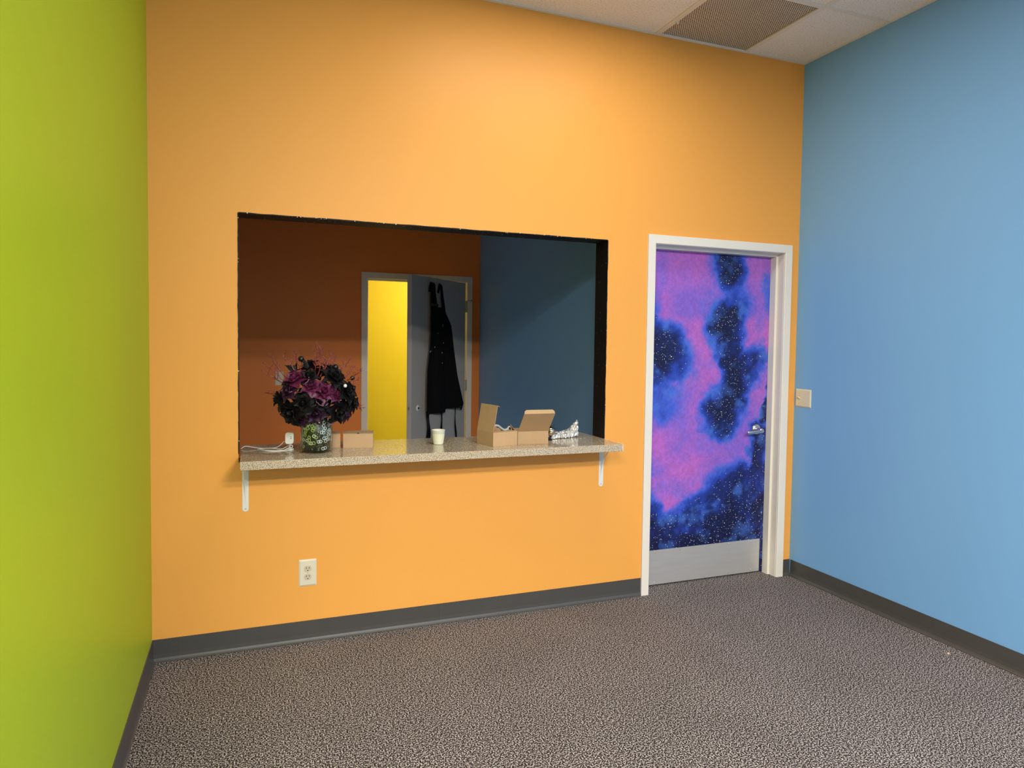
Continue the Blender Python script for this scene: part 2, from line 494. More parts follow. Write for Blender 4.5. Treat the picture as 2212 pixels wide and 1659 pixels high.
for k, (a, b) in enumerate(WIN):
    wn = struct(empty('window_%d' % (k + 1), ((a + b) / 2, YR - 0.06, WZ0)), 'storefront window in a dark metal frame behind the viewer', 'window')
    w2 = (b - a) / 2; hh = WZ1 - WZ0
    fr = MB()
    for (x0, x1, z0, z1) in ((-w2, -w2 + .05, 0, hh), (w2 - .05, w2, 0, hh), (-w2 + .05, w2 - .05, 0, .05), (-w2 + .05, w2 - .05, hh - .05, hh)):
        fr.box((x0, -0.03, z0), (x1, 0.03, z1))
    fr.build('window_frame', 'mullion', wn)
    MB().box((-w2 + .05, -0.003, .05), (w2 - .05, 0.003, hh - .05)).build('pane', 'pane', wn)

struct(MB().box((-1.5, T, 0.0005), (XF, YF, 0.004)).build('floor_service_bounce', 'bounce_floor'), 'unseen pale floor added in the service room to bounce light upward', 'floor')  # unseen layer over the carpet, added to brighten the service room by bounce
# service room behind the opening and the yellow hall behind it
BD0, BD1, BDZ = 1.3453, 2.377, 2.049                        # outer edges of the far door frame
struct(wall_holes([-1.6, XF], [0, 2.9], [(BD0 + 0.03, BD1 - 0.03, 0.0, BDZ - 0.03)], YF, YF + 0.12).build('wall_far', 'burnt'), 'orange far wall of the dim service room', 'wall')
struct(MB().box((XF, T, 0), (XF + 0.03, YF, 2.9)).build('wall_far_right', 'blue'), 'blue side wall of the dim service room', 'wall')
struct(MB().box((-1.6, T, 0), (-1.5, YF, 2.9)).build('wall_far_left', 'burnt'), 'orange side wall of the dim service room', 'wall')
struct(MB().box((-1.6, T, 2.75), (XF, YF, 2.85)).build('ceiling_service', 'dark_void'), 'dark ceiling of the service room', 'ceiling')
struct(MB().box((0.2, 4.5, 0), (4.8, 4.6, 2.9)).build('wall_hall', 'yellow'), 'bright yellow wall seen through the half open grey door', 'wall')
struct(MB().box((0.1, YF + 0.12, 0), (0.2, 4.6, 2.9)).build('wall_hall_left', 'yellow'), 'yellow end wall of the hall', 'wall')
struct(MB().box((4.7, YF + 0.12, 0), (4.8, 4.5, 2.9)).build('wall_hall_right', 'yellow'), 'yellow end wall at the right of the hall', 'wall')
struct(MB().box((XF, YF, 0), (4.7, YF + 0.12, 2.9)).build('wall_hall_near', 'yellow'), 'yellow near wall of the hall', 'wall')
struct(MB().box((0.1, YF + 0.12, 2.75), (4.8, 4.6, 2.85)).build('ceiling_hall', 'tile'), 'pale ceiling of the yellow hall', 'ceiling')

# ------------------------------------------------------------------ ceiling: grid of 2x4 ft lay-in tiles
GX, GY = 1.2192, 0.6096
X0 = 2.5175
ceil = struct(MB().box((XL, YR, H + 0.35), (W + 0.12, T, H + 0.45)).build('ceiling', 'dark_void'), 'suspended ceiling of textured off white tiles', 'ceiling')
tile_mesh = {}
def lay_tile(x0, x1, y0, y1, parent):
    k = (round(x1 - x0, 3), round(y1 - y0, 3))
    if k not in tile_mesh:
        tile_mesh[k] = MB().box((0, 0, 0), (k[0] - 0.006, k[1] - 0.006, 0.016)).mesh('ceiling_tile', 'tile')
    o = link('ceiling_tile', tile_mesh[k], parent)
    o.location = (x0 + 0.003, y0 + 0.003, H + 0.002)
    return o
cols = []
x = X0 + 0.6096
edges = [W]
while x > XL:
    edges.append(x)
    x -= GX if x < X0 + 0.01 else 0.6096
edges.append(XL)
# seen from left to right: ..., 1.298 to 2.5175, vent bay 2.5175 to 3.127, cut strip to the blue wall
edges = sorted(edges)
rows = []
y = 0.0
while y > YR + 0.01:
    rows.append((max(y - GY, YR), y)); y -= GY
troff_keys = {(round(a, 2), round(b, 2)) for a, b, _ in TROFFERS}
VENT = (X0, X0 + 0.6096, -GY, 0.0)
for i in range(len(edges) - 1):
    for (ya, yb) in rows:
        if abs(edges[i] - X0) < 1e-3 and abs(yb) < 1e-3:
            continue
        if any(abs(edges[i] - a) < 0.02 and abs(ya - b) < 0.02 for a, b, _ in TROFFERS):
            continue
        lay_tile(edges[i], edges[i + 1], ya, yb, ceil)
tee = MB()
for (ya, yb) in rows:
    tee.box((XL, yb - 0.012, H - 0.002), (W, yb + (0.0 if yb > -0.01 else 0.012), H + 0.0018))
for e in edges[1:-1]:
    prev_y = 0
    tee.box((e - 0.012, YR, H - 0.0022), (e + 0.012, 0.0, H + 0.0016))
tee.box((W - 0.018, YR, H - 0.0021), (W, 0, H + 0.0017))
tee.box((0, -0.018, H - 0.0023), (W, 0, H + 0.0015))
tee.build('ceiling_grid', 'tee', ceil)

# return air panel: perforated sheet in a lay-in frame, dark plenum box above
vx0, vx1, vy0, vy1 = VENT
vent = tag(empty('ceiling_vent', ((vx0 + vx1) / 2, (vy0 + vy1) / 2, H)), 'square perforated return air panel in the ceiling beside the blue wall', 'vent')
def perforated(wd, dp, pitch, r):
    """sheet wd x dp centred on the origin with staggered hexagonal holes"""
    mb = MB()
    nx = int(wd / pitch); ph = pitch * 0.866; ny = int(dp / ph)
    ox, oy = -nx * pitch / 2, -ny * ph / 2
    for j in range(ny):
        sh = (j % 2) * 0.5
        for i in range(nx - (1 if j % 2 else 0)):
            cx, cy = ox + (i + 0.5 + sh) * pitch, oy + (j + 0.5) * ph
            k = len(mb.v)
            # outer hexagon cell and inner hole
            for q in range(6):
                a = PI / 6 + q * PI / 3
                mb.v.append((cx + pitch * 0.5774 * math.cos(a), cy + pitch * 0.5774 * math.sin(a), 0))
            for q in range(6):
                a = PI / 6 + q * PI / 3
                mb.v.append((cx + r * math.cos(a), cy + r * math.sin(a), 0))
            for q in range(6):
                p2 = (q + 1) % 6
                mb.f.append((k + q, k + p2, k + 6 + p2, k + 6 + q))
    return mb
ps = perforated(0.575, 0.575, 0.0122, 0.0041).build('perforated_sheet', 'vent', vent)
ps.location = (0, 0, 0.004)
fr = MB()
a, b = 0.3048 - 0.002, 0.2855
for (x0, x1, y0, y1) in ((-a, a, -a, -b), (-a, a, b, a), (-a, -b, -b, b), (b, a, -b, b)):
    fr.box((x0, y0, -0.004), (x1, y1, 0.006))
fr.build('vent_frame', 'tee', vent, bevel=0.0015)
du = MB()
for (p0, p1) in (((-.30, -.30, .20), (.30, .30, .21)), ((-.30, -.30, .008), (-.29, .30, .20)), ((.29, -.30, .008), (.30, .30, .20)), ((-.29, -.30, .008), (.29, -.29, .20)), ((-.29, .29, .008), (.29, .30, .20))):
    du.box(p0, p1)
du.build('duct_box', 'dark_void', vent)
MB().box((-0.292, 0.115, -0.016), (-0.284, 0.122, -0.004)).box((-0.300, 0.114, -0.010), (-0.284, 0.123, -0.004)).build('latch', 'tee', vent)

# lit fluorescent troffers
def troffer(x0, y0, power, z=H, sx=GX, sy=GY, label='', name='ceiling_light'):
    t = tag(empty(name, (x0 + sx / 2, y0 + sy / 2, z)), label, 'ceiling light', 'fluorescent ceiling panels')
    f = MB(); a, b = sx / 2 - 0.004, sy / 2 - 0.004; wv = 0.03
    for (p, q, r, s) in ((-a, a, -b, -b + wv), (-a, a, b - wv, b), (-a, -a + wv, -b + wv, b - wv), (a - wv, a, -b + wv, b - wv)):
        f.box((p, r, -0.006), (q, s, 0.06))
    f.build('frame', 'tee', t)
    MB().box((-a + wv, -b + wv, 0.002), (a - wv, b - wv, 0.012)).build('diffuser', 'diffuser', t)
    l = area('tube_light', (0, 0, -0.008), sx - 0.1, sy - 0.1, power, WARM)
    l.parent = t
    return t
TL = ['fluorescent ceiling panel nearest the orange wall', 'fluorescent ceiling panel behind the viewer', 'fluorescent ceiling panel over the open area at the left', 'fluorescent ceiling panel next to the storefront windows at the right', 'fluorescent ceiling panel next to the storefront windows at the left']
for (a, b, pw), lb in zip(TROFFERS, TL):
    troffer(a, b, pw, label=lb)
troffer(2.2, 3.08, 44.0, z=2.74, label='fluorescent ceiling panel in the yellow hall')

# ------------------------------------------------------------------ baseboards (vinyl cove base in lengths)
def cove(length):
    prof = [(0, 0.1016), (0.003, 0.1010), (0.0035, 0.035), (0.005, 0.018), (0.0085, 0.009), (0.013, 0.004), (0.013, 0.0), (0, 0)]
    mb = MB(); n = len(prof)
    for xx in (0, length):
        for d, z in prof:
            mb.v.append((xx, -d, z))
    mb.f = [tuple(range(n)), tuple(range(2 * n - 1, n - 1, -1))] + [(i, n + i, n + (i + 1) % n, (i + 1) % n) for i in range(n)]
    return mb
def baseboard(name, origin, rz, cuts, label):
    b = struct(empty(name, origin, rz), label, 'baseboard')
    for a, c in zip(cuts[:-1], cuts[1:]):
        o = cove(c - a - 0.0005).build('baseboard_length', 'vinyl', b)
        o.location = (a + 0.00025, 0, 0)
    return b
baseboard('baseboard_back', (0.0005, -0.0004, 0), 0, [0.0, 0.1037, 1.3058, DX0 - 0.001], 'dark grey vinyl base along the foot of the orange wall')
baseboard('baseboard_corner', (DX1 + 0.001, -0.0004, 0), 0, [0.0, W - DX1 - 0.002], 'short dark grey vinyl base between the white door frame and the blue wall')
baseboard('baseboard_right', (W - 0.0004, -0.014, 0), -PI / 2, [0.0, 0.981, 3.42, 6.7], 'dark grey vinyl base along the foot of the blue wall')
baseboard('baseboard_left', (0.0004, -2.35, 0), PI / 2, [0.0, 0.6, 2.336], 'dark grey vinyl base along the foot of the green wall')

# ------------------------------------------------------------------ black painted reveal of the serving opening
def wob(t, s):
    return 0.0022 * mnoise.noise(Vector((t * 14, s, 0))) + 0.001 * mnoise.noise(Vector((t * 60, s, 3)))
trim = struct(empty('trim_1', ((OX1 + OX2) / 2, 0, OZ1)), 'black fleck painted lining around the serving opening', 'trim')
def liner(name, P, Q, inward, zdir):
    """thin painted skin from y=-0.0012 to T, slightly wavering front lip on the wall face"""
    mb = MB(); P, Q, inward = Vector(P), Vector(Q), Vector(inward)
    n = 90
    for i in range(n + 1):
        t = i / n
        c = P.lerp(Q, t)
        lip = c - inward * (0.003 + max(0.0, 0.0012 + wob(t * (Q - P).length, zdir)))
        for (pt, y) in ((lip, -0.0012), (c, -0.0012), (c, T + 0.001), (c - inward * 0.0025, T + 0.001), (c - inward * 0.0025, 0.0004), (lip, -0.0002)):
            mb.v.append((pt.x, y, pt.z))
    for i in range(n):
        for j in range(6):
            q = (j + 1) % 6
            mb.f.append((i * 6 + j, (i + 1) * 6 + j, (i + 1) * 6 + q, i * 6 + q))
    mb.f += [tuple(range(6)), tuple(n * 6 + j for j in range(5, -1, -1))]
    o = mb.build(name, 'night', trim)
    o.location = (-trim.location.x, 0, -trim.location.z)
    return o
liner('reveal_head', (OX1, 0, OZ1), (OX2, 0, OZ1), (0, 0, -1), 0.3)
liner('reveal_side', (OX1, 0, 0.916), (OX1, 0, OZ1), (1, 0, 0), 5.1)
liner('reveal_side', (OX2, 0, 0.916), (OX2, 0, OZ1), (-1, 0, 0), 9.7)

# ------------------------------------------------------------------ galaxy door
door = struct(empty('door_1', ((DX0 + DX1) / 2, 0.0, 0)), 'closed door painted with a purple and navy galaxy in a cream metal frame', 'door')
dcx = (DX0 + DX1) / 2
FY, RY, SY = -0.013, 0.052, 0.100          # frame face, jamb rabbet depth, stop depth = face of the door
FWD, STP = 0.0508, 0.016
def jamb_profile():
    """cross section (inward from outer edge, y)"""
    return [(0, 0.0), (0, FY), (FWD - 0.004, FY), (FWD, FY + 0.004), (FWD, FY + 0.010), (FWD + 0.0015, FY + 0.012), (FWD + 0.0015, RY - 0.002), (FWD + STP, RY), (FWD + STP, SY), (FWD, SY), (FWD, T + 0.012), (0, T + 0.012), (0, T)]
def jamb(pts_outer, pts_dir):
    pass
pr = jamb_profile()
def frame_piece(name, kind):
    mb = MB(); n = len(pr)
    for end in (0, 1):
        for d, y in pr:
            if kind == 'L':
                xx, zz = DX0 + d, (0.0 if end == 0 else DZ1 - d)
            elif kind == 'R':
                xx, zz = DX1 - d, (0.0 if end == 0 else DZ1 - d)
            else:
                xx, zz = (DX0 + d if end == 0 else DX1 - d), DZ1 - d
            mb.v.append((xx - dcx, y, zz))
    for i in range(n):
        q = (i + 1) % n
        mb.f.append((i, q, n + q, n + i))
    mb.f += [tuple(range(n)), tuple(range(2 * n - 1, n - 1, -1))]
    return mb.build(name, 'trim', door)
for k in 'LR':
    frame_piece('frame_jamb', k)
frame_piece('frame_head', 'H')

LX0, LX1 = DX0 + FWD + 0.003, DX1 - FWD - 0.003
LZ0, LZ1 = 0.012, DZ1 - FWD - 0.003

def vnoise(X, Y, seed):
    rng = np.random.RandomState(seed)
    g = rng.rand(64, 64)
    xi = np.floor(X).astype(int); yi = np.floor(Y).astype(int)
    xf = X - xi; yf = Y - yi
    xf = xf * xf * (3 - 2 * xf); yf = yf * yf * (3 - 2 * yf)
    G = lambda a, b: g[a % 64, b % 64]
    return (G(xi, yi) * (1 - xf) + G(xi + 1, yi) * xf) * (1 - yf) + (G(xi, yi + 1) * (1 - xf) + G(xi + 1, yi + 1) * xf) * yf
def fbm(X, Y, f, seed, oc=5):
    s = 0; a = 0.5; tot = 0
    for k in range(oc):
        s = s + a * vnoise(X * f + 7.3 * k, Y * f + 3.1 * k, seed + k); tot += a
        f *= 2.03; a *= 0.55
    return s / tot
def galaxy_leaf():
    nx, nz = 200, 430
    wv, hv = LX1 - LX0, LZ1 - LZ0
    gx = np.linspace(0, wv, nx); gz = np.linspace(LZ0, LZ1, nz)
    X, Z = np.meshgrid(gx, gz)
    wx = X + (fbm(X, Z, 6, 5) - 0.5) * 0.16 + (fbm(X, Z, 22, 25) - 0.5) * 0.04
    wz = Z + (fbm(X, Z, 6, 15) - 0.5) * 0.16 + (fbm(X, Z, 22, 35) - 0.5) * 0.04
    # dark clouds: capsules (x0,z0,x1,z1,radius,strength)
    caps = [(.585, 2.02, .588, 1.90, .105, 1.0), (.588, 1.90, .60, 1.75, .08, .52),
            (.575, 1.60, .56, 1.52, .115, 1.0), (.60, 1.66, .66, 1.70, .09, .50), (.56, 1.52, .645, 1.37, .07, .95), (.645, 1.37, .668, 1.25, .065, .95),
            (.668, 1.25, .60, 1.10, .095, 1.0), (.60, 1.10, .545, 1.03, .125, 1.0), (.545, 1.03, .555, .95, .085, .85), (.68, 1.27, .80, 1.355, .085, .80), (.80, 1.355, .88, 1.33, .05, .55),
            (.06, 1.43, .13, 1.38, .15, 1.0), (.04, 1.56, .07, 1.50, .07, .75), (.03, 1.28, .08, 1.27, .10, .7), (.03, 1.12, .10, 1.12, .11, .42), (.02, 1.68, .06, 1.68, .07, .40),
            (-.02, .46, .05, .36, .09, .85), (.05, .30, .35, .28, .12, .8), (.0, .14, .95, .14, .17, 1.0), (.10, .22, .88, .22, .11, 1.0), (.36, .42, .55, .50, .085, .72), (.55, .50, .70, .56, .10, .85), (.70, .56, .90, .62, .10, .85),
            (.55, .36, .90, .42, .15, 1.0), (.34, .34, .60, .30, .12, .75), (.02, .60, .03, .70, .04, .45),
            (.86, .93, .87, .92, .055, .85), (.88, .86, .87, .70, .055, .9), (.81, .80, .83, .78, .04, .45), (.905, 1.2, .91, 1.0, .025, .8), (.90, 1.85, .91, 1.7, .03, .35)]
    D = np.zeros_like(X)
    for (a, b, c, d, r, s) in caps:
        vx_, vz_ = c - a, d - b
        L2 = vx_ * vx_ + vz_ * vz_ + 1e-9
        t = np.clip(((wx - a) * vx_ + (wz - b) * vz_) / L2, 0, 1)
        dist = np.hypot(wx - a - t * vx_, wz - b - t * vz_)
        q = np.clip((1.95 * r - dist) / (1.65 * r), 0, 1)
        D = np.maximum(D, s * q * q * (3 - 2 * q))
    n1 = fbm(X, Z, 9, 50); n2 = fbm(X, Z, 3.5, 70); n3 = fbm(X, Z, 28, 90)
    D = np.clip(D + (n1 - 0.5) * 0.55 * (0.25 + D) + (n3 - 0.5) * 0.30 * D, 0, 1)
    def lin(c):
        return np.array(srgb(*c)[:3])
    pink, vio, blu, mid, nav, blk = lin((180, 102, 196)), lin((134, 98, 204)), lin((72, 98, 212)), lin((40, 68, 176)), lin((27, 41, 112)), lin((16, 21, 64))
    k = np.clip((n2 - 0.5) * 3.2 + 0.62 - (Z > 1.62) * 0.05, 0, 1)[..., None]
    base = vio * (1 - k) + pink * k
    hz = np.clip((fbm(X, Z, 7, 120) - 0.49) * 2.8, 0, .62)[..., None]
    base = base * (1 - hz) + lin((110, 104, 212)) * hz
    stops = [(0.0, None), (0.20, None), (0.42, blu), (0.60, mid), (0.78, nav), (1.0, blk)]
    Cc = base.copy()
    prevp, prevc = 0.06, base
    for pos, c in [(0.36, blu), (0.54, mid), (0.74, nav), (1.0, blk)]:
        t = np.clip((D - prevp) / (pos - prevp), 0, 1)[..., None]
        Cc = np.where((D > prevp)[..., None], prevc * (1 - t) + c * t, Cc)
        prevp, prevc = pos, c
    # lighter blue brushing inside the clouds
    br = np.clip((fbm(X, Z, 13, 140) - 0.53) * 3.0, 0, .55) * np.clip(D * 2.2, 0, 1) * np.clip((1.25 - D) * 2, 0, 1)
    Cc = Cc * (1 - br[..., None]) + lin((74, 120, 214)) * br[..., None]
    Dm = D + 0.55 * np.clip((0.32 - Z) * 6, 0, 1) * 0.4
    mb = MB()
    verts = np.stack([X.ravel() + LX0 - dcx, np.full(X.size, SY + 0.002), Z.ravel()], 1)
    mb.v = [tuple(v) for v in verts]
    i = np.arange((nz - 1) * nx).reshape(nz - 1, nx)[:, :-1].ravel()
    mb.f = [tuple(q) for q in np.stack([i, i + 1, i + nx + 1, i + nx], 1).tolist()]
    k0 = len(mb.v); x0, x1 = LX0 - dcx, LX1 - dcx
    y0, y1 = SY + 0.002, SY + 0.046
    mb.v += [(x0, y1, LZ0), (x1, y1, LZ0), (x1, y1, LZ1), (x0, y1, LZ1), (x0, y0, LZ0), (x1, y0, LZ0), (x1, y0, LZ1), (x0, y0, LZ1)]
    mb.f += [(k0 + 3, k0 + 2, k0 + 1, k0), (k0 + 4, k0, k0 + 1, k0 + 5), (k0 + 6, k0 + 2, k0 + 3, k0 + 7), (k0 + 7, k0 + 3, k0, k0 + 4), (k0 + 5, k0 + 1, k0 + 2, k0 + 6)]
    me = bpy.data.meshes.new('door_leaf')
    me.from_pydata(mb.v, [], mb.f)
    nv = len(mb.v)
    ca = me.color_attributes.new('paint', 'FLOAT_COLOR', 'POINT')
    arr = np.ones((nv, 4), np.float32); arr[:X.size, :3] = Cc.reshape(-1, 3); arr[X.size:, :3] = (0.01, 0.012, 0.05)
    ca.data.foreach_set('color', arr.ravel())
    fa = me.attributes.new('stars', 'FLOAT', 'POINT')
    ar2 = np.zeros(nv, np.float32); ar2[:X.size] = np.clip(Dm, 0, 1).ravel()
    fa.data.foreach_set('value', ar2)
    me.materials.append(MAT['galaxy'])
    return link('door_leaf', me, door)
galaxy_leaf()

KX0, KX1, KZ0, KZ1 = LX0 + 0.006, 3.424, LZ0 - 0.002, 0.2175
kp = MB().box((KX0 - dcx, SY + 0.0002, KZ0), (KX1 - dcx, SY + 0.0018, KZ1)).build('kick_plate', 'alu', door)
kp['label'] = 'brushed aluminium kick plate with small screws'
def screw(parent, loc, axis, r=0.004, mat='screw', h=0.002):
    m = MB().lathe([(0, h), (r * 0.6, h * 0.9), (r, h * 0.25), (r, 0)], 10, rot_to(axis)).build('screw', mat, parent, smooth=True)
    m.location = loc
    return m
for fx_ in (0.03, 0.205, 0.385, 0.565, 0.735):
    for zz in (KZ0 + 0.013, KZ1 - 0.013):
        screw(kp, (KX0 + 0.02 + fx_ - dcx + 0.05, SY + 0.0002, zz), (0, -1, 0), 0.0042)
for zz in (KZ0 + 0.013, KZ1 - 0.013):
    screw(kp, (KX1 - 0.008 - dcx, SY + 0.0002, zz), (0, -1, 0), 0.0038)
lever = empty('lever_handle', (3.372 - dcx, SY + 0.002, 0.917), 0, door)
ROTF = Matrix.Rotation(PI / 2, 4, 'X')                    # z axis -> -y
MB().lathe([(0.0, 0.013), (0.020, 0.013), (0.029, 0.010), (0.033, 0.004), (0.0335, 0.0)], 32, ROTF).build('rose', 'satin', lever, smooth=True)
MB().lathe([(0.0, 0.055), (0.0105, 0.054), (0.012, 0.050), (0.012, 0.012)], 20, ROTF).build('spindle', 'satin', lever, smooth=True)
lv = MB()
path = smoothpath([(0.014, -0.050, -0.004), (0.0, -0.052, -0.006), (-0.03, -0.053, -0.009), (-0.07, -0.052, -0.012), (-0.102, -0.047, -0.014)], 6)
lv.tube(path, [0.012 if i < 6 else 0.0105 for i in range(len(path))], 12, flat=0.55)
lv.build('lever', 'satin', lever, smooth=True)
MB().box((LX1 - dcx + 0.0005, SY - 0.03, 0.86), (LX1 - dcx + 0.0025, SY - 0.004, 0.98)).build('strike_plate', 'satin', door)

# ------------------------------------------------------------------ light switch on the blue wall
sw = tag(empty('light_switch', (W, -0.0775, 1.1235), -PI / 2), 'ivory double switch plate with one toggle on the blue wall', 'light switch')
# local: x along the wall (towards the viewer), -y out of the wall
def wallplate(w, h, parent, mat='plate', d=0.006, ch=0.007):
    mb = MB()
    a, b = w / 2, h / 2
    vs = [(-a, 0, -b), (a, 0, -b), (a, 0, b), (-a, 0, b), (-a, -d * .35, -b), (a, -d * .35, -b), (a, -d * .35, b), (-a, -d * .35, b), (-a + ch, -d, -b + ch), (a - ch, -d, -b + ch), (a - ch, -d, b - ch), (-a + ch, -d, b - ch)]
    fs = [(0, 1, 2, 3)] + [(i, (i + 1) % 4, 4 + (i + 1) % 4, 4 + i) for i in range(4)] + [(4 + i, 4 + (i + 1) % 4, 8 + (i + 1) % 4, 8 + i) for i in range(4)] + [(8, 9, 10, 11)]
    mb.add(vs, fs)
    return mb.build('cover_plate', mat, parent)
wallplate(0.127, 0.1105, sw)
sl = MB().box((-0.0285 - 0.0065, -0.0064, -0.0125), (-0.0285 + 0.0065, -0.0058, 0.0125)).build('toggle_slot', 'recept', sw)
tg = MB()
tg.add([(-.0048, 0, -.006), (.0048, 0, -.006), (.0048, 0, .006), (-.0048, 0, .006), (-.0036, -.016, .006), (.0036, -.016, .006), (.0036, -.016, .012), (-.0036, -.016, .012)],
       [(0, 1, 2, 3), (4, 5, 6, 7), (0, 1, 5, 4), (1, 2, 6, 5), (2, 3, 7, 6), (3, 0, 4, 7)])
t = tg.build('toggle', 'plate', sw, bevel=0.001); t.location = (-0.0285, -0.0062, 0)
for xx in (-0.0285, 0.0245):
    for zz in (-0.030, 0.030):
        screw(sw, (xx, -0.006, zz), (0, -1, 0), 0.0032, 'recept')

# ------------------------------------------------------------------ duplex outlet under the counter
ou = tag(empty('wall_outlet', (0.6613, 0.0, 0.334), 0), 'ivory duplex wall outlet low on the orange wall', 'outlet')
wallplate(0.081, 0.128, ou)
def dshape(r, flat, n=24):
    pts = []
    for i in range(n):
        a = 2 * PI * i / n
        pts.append((r * math.cos(a), max(-flat, min(flat, r * math.sin(a)))))
    return pts
for zc in (0.0195, -0.0195):
    rc = MB().prism(dshape(0.0172, 0.0142), 0.0025, Matrix.Translation((0, -0.0058, zc)) @ ROTF).build('receptacle', 'recept', ou)
    for (sx, hh) in ((-0.0063, 0.0085), (0.0063, 0.0072)):
        MB().box((sx - 0.0013, -0.0089, zc + 0.0035 - hh / 2 + 0.001), (sx + 0.0013, -0.0081, zc + 0.0035 + hh / 2 + 0.001)).build('slot', 'slot', rc)
    MB().prism([(0.0027 * math.cos(2 * PI * i / 12), 0.0027 * math.sin(2 * PI * i / 12)) for i in range(12)], 0.0008, Matrix.Translation((0, -0.0081, zc - 0.0075)) @ ROTF).build('ground_hole', 'slot', rc)
screw(ou, (0, -0.006, 0), (0, -1, 0), 0.003, 'recept')

# ------------------------------------------------------------------ serving counter
CT0, CT1 = 0.8772, 0.9150
CX0, CX1, CY0, CY1 = 0.3665, 2.2385, -0.2155, 0.282
ct = tag(empty('serving_counter', ((CX0 + CX1) / 2, 0, CT0)), 'beige speckled laminate counter shelf through the serving opening', 'counter')
ccx = (CX0 + CX1) / 2
MB().box((CX0 - ccx, CY0, 0), (CX1 - 0.002 - ccx, CY1, CT1 - CT0)).build('slab', 'counter', ct, bevel=0.0012)
ec = MB().box((CX1 - 0.002 - ccx, CY0, 0.0005), (CX1 + 0.0012 - ccx, -0.001, CT1 - CT0 - 0.0005)).build('edge_cap', 'white_metal', ct)
ec['label'] = 'white edge strip'

# shelf brackets
def bracket(x, label):
    b = tag(empty('shelf_bracket', (x, 0, CT0)), label, 'bracket', 'white brackets under the serving counter')
    hw, L, D = 0.0135, 0.229, 0.19
    def plate_poly(length):
        pts = [(-hw, 0), (hw, 0), (hw, -(length - hw))]
        pts += [(hw * math.cos(-PI * k / 10), -(length - hw) + hw * math.sin(-PI * k / 10)) for k in range(1, 10)]
        pts += [(-hw, -(length - hw))]
        return pts
    MB().prism(plate_poly(L), 0.0022, ROTF).build('wall_plate', 'white_metal', b, bevel=0.0006)
    MB().prism(plate_poly(D), 0.0022, Matrix.Translation((0, 0, -0.0023))).build('shelf_plate', 'white_metal', b, bevel=0.0006)
    # curved pressed steel brace standing edge on
    mb = MB(); n = 26; th = 0.0016
    inner, outer = [], []
    for i in range(n + 1):
        t = i / n
        # quarter-ellipse from low on the wall plate to the front of the shelf plate
        an = t * PI / 2
        y = -0.0022 - (D - 0.035) * (1 - math.cos(an)); z = -(L - 0.045) * (1 - math.sin(an)) - 0.0024
        inner.append((y, z)); 
        nx_, nz_ = math.cos(an), -math.sin(an)
        outer.append((y, z))
    for i in range(n + 1):
        y, z = inner[i]
        for sx in (-0.0035, 0.0035):
            t1 = Vector((0, 0, 0))
            j = min(i + 1, n); k = max(i - 1, 0)
            d = Vector((inner[j][0] - inner[k][0], inner[j][1] - inner[k][1])); d.normalize()
            mb.v.append((sx, y, z)); mb.v.append((sx, y - d.y * -th, z + d.x * -th))
    for i in range(n):
        a = i * 4; c = (i + 1) * 4
        mb.f += [(a, c, c + 2, a + 2), (a + 1, a + 3, c + 3, c + 1), (a, a + 1, c + 1, c), (a + 2, c + 2, c + 3, a + 3)]
    mb.f += [(0, 2, 3, 1), (n * 4, n * 4 + 1, n * 4 + 3, n * 4 + 2)]
    mb.build('brace', 'white_metal', b)
    screw(b, (0, -0.0022, -L + 0.014), (0, -1, 0), 0.0036)
    return b
bracket(0.3868, 'white steel shelf bracket under the left end of the counter')
bracket(2.2255, 'white steel shelf bracket with curved brace under the right end of the counter')

# ------------------------------------------------------------------ far door: grey leaf standing half open, cream frame
AD = math.radians(44.5)
HP = Vector((2.305, 2.89, 0))
d2 = struct(empty('door_2', (HP.x, YF, 0)), 'half open grey door in a cream metal frame at the back of the service room', 'door')
pr2 = [(0, 0.0), (0, -0.012), (FWD, -0.012), (FWD, 0.050), (FWD + STP, 0.050), (FWD + STP, 0.085), (FWD, 0.085), (FWD, 0.132), (0, 0.132), (0, 0.12)]
for kind in 'LRH':
    mb = MB(); n = len(pr2)
    for end in (0, 1):
        for d, y in pr2:
            if kind == 'L': xx, zz = BD0 + d, (0.0 if end == 0 else BDZ - d)
            elif kind == 'R': xx, zz = BD1 - d, (0.0 if end == 0 else BDZ - d)
            else: xx, zz = (BD0 + d if end == 0 else BD1 - d), BDZ - d
            mb.v.append((xx - HP.x, y, zz))
    mb.f = [(i, (i + 1) % n, n + (i + 1) % n, n + i) for i in range(n)] + [tuple(range(n)), tuple(range(2 * n - 1, n - 1, -1))]
    mb.build('frame_head' if kind == 'H' else 'frame_jamb', 'trim', d2)
MB().box((BD0 + FWD - HP.x - 0.0004, 0.008, 0.83), (BD0 + FWD - HP.x + 0.0012, 0.040, 0.93)).build('strike_plate', 'slot', d2)
leaf = MB().box((-0.916, 0, 0.012), (-0.004, 0.044, 1.985)).build('door_leaf', 'grey_door', d2, bevel=0.0015)
leaf.location = (0, HP.y - YF, 0)
leaf.rotation_euler = (0, 0, AD)
fp = MB().box((-0.9172, 0.010, 0.825), (-0.9158, 0.034, 0.94)).build('lock_plate', 'grey_plastic', leaf)
MB().box((-0.9196, 0.016, 0.868), (-0.9172, 0.028, 0.892)).build('latch_bolt', 'brass', leaf)
MB().lathe([(0, 0.006), (0.022, 0.006), (0.027, 0.002), (0.027, 0)], 24, Matrix.Translation((-0.812, 0, 0.877)) @ ROTF).build('lock_rose', 'white_metal', leaf, smooth=True)
MB().lathe([(0, 0.0085), (0.009, 0.0085), (0.010, 0.006)], 16, Matrix.Translation((-0.812, 0, 0.877)) @ ROTF).build('lock_cylinder', 'slot', leaf, smooth=True)
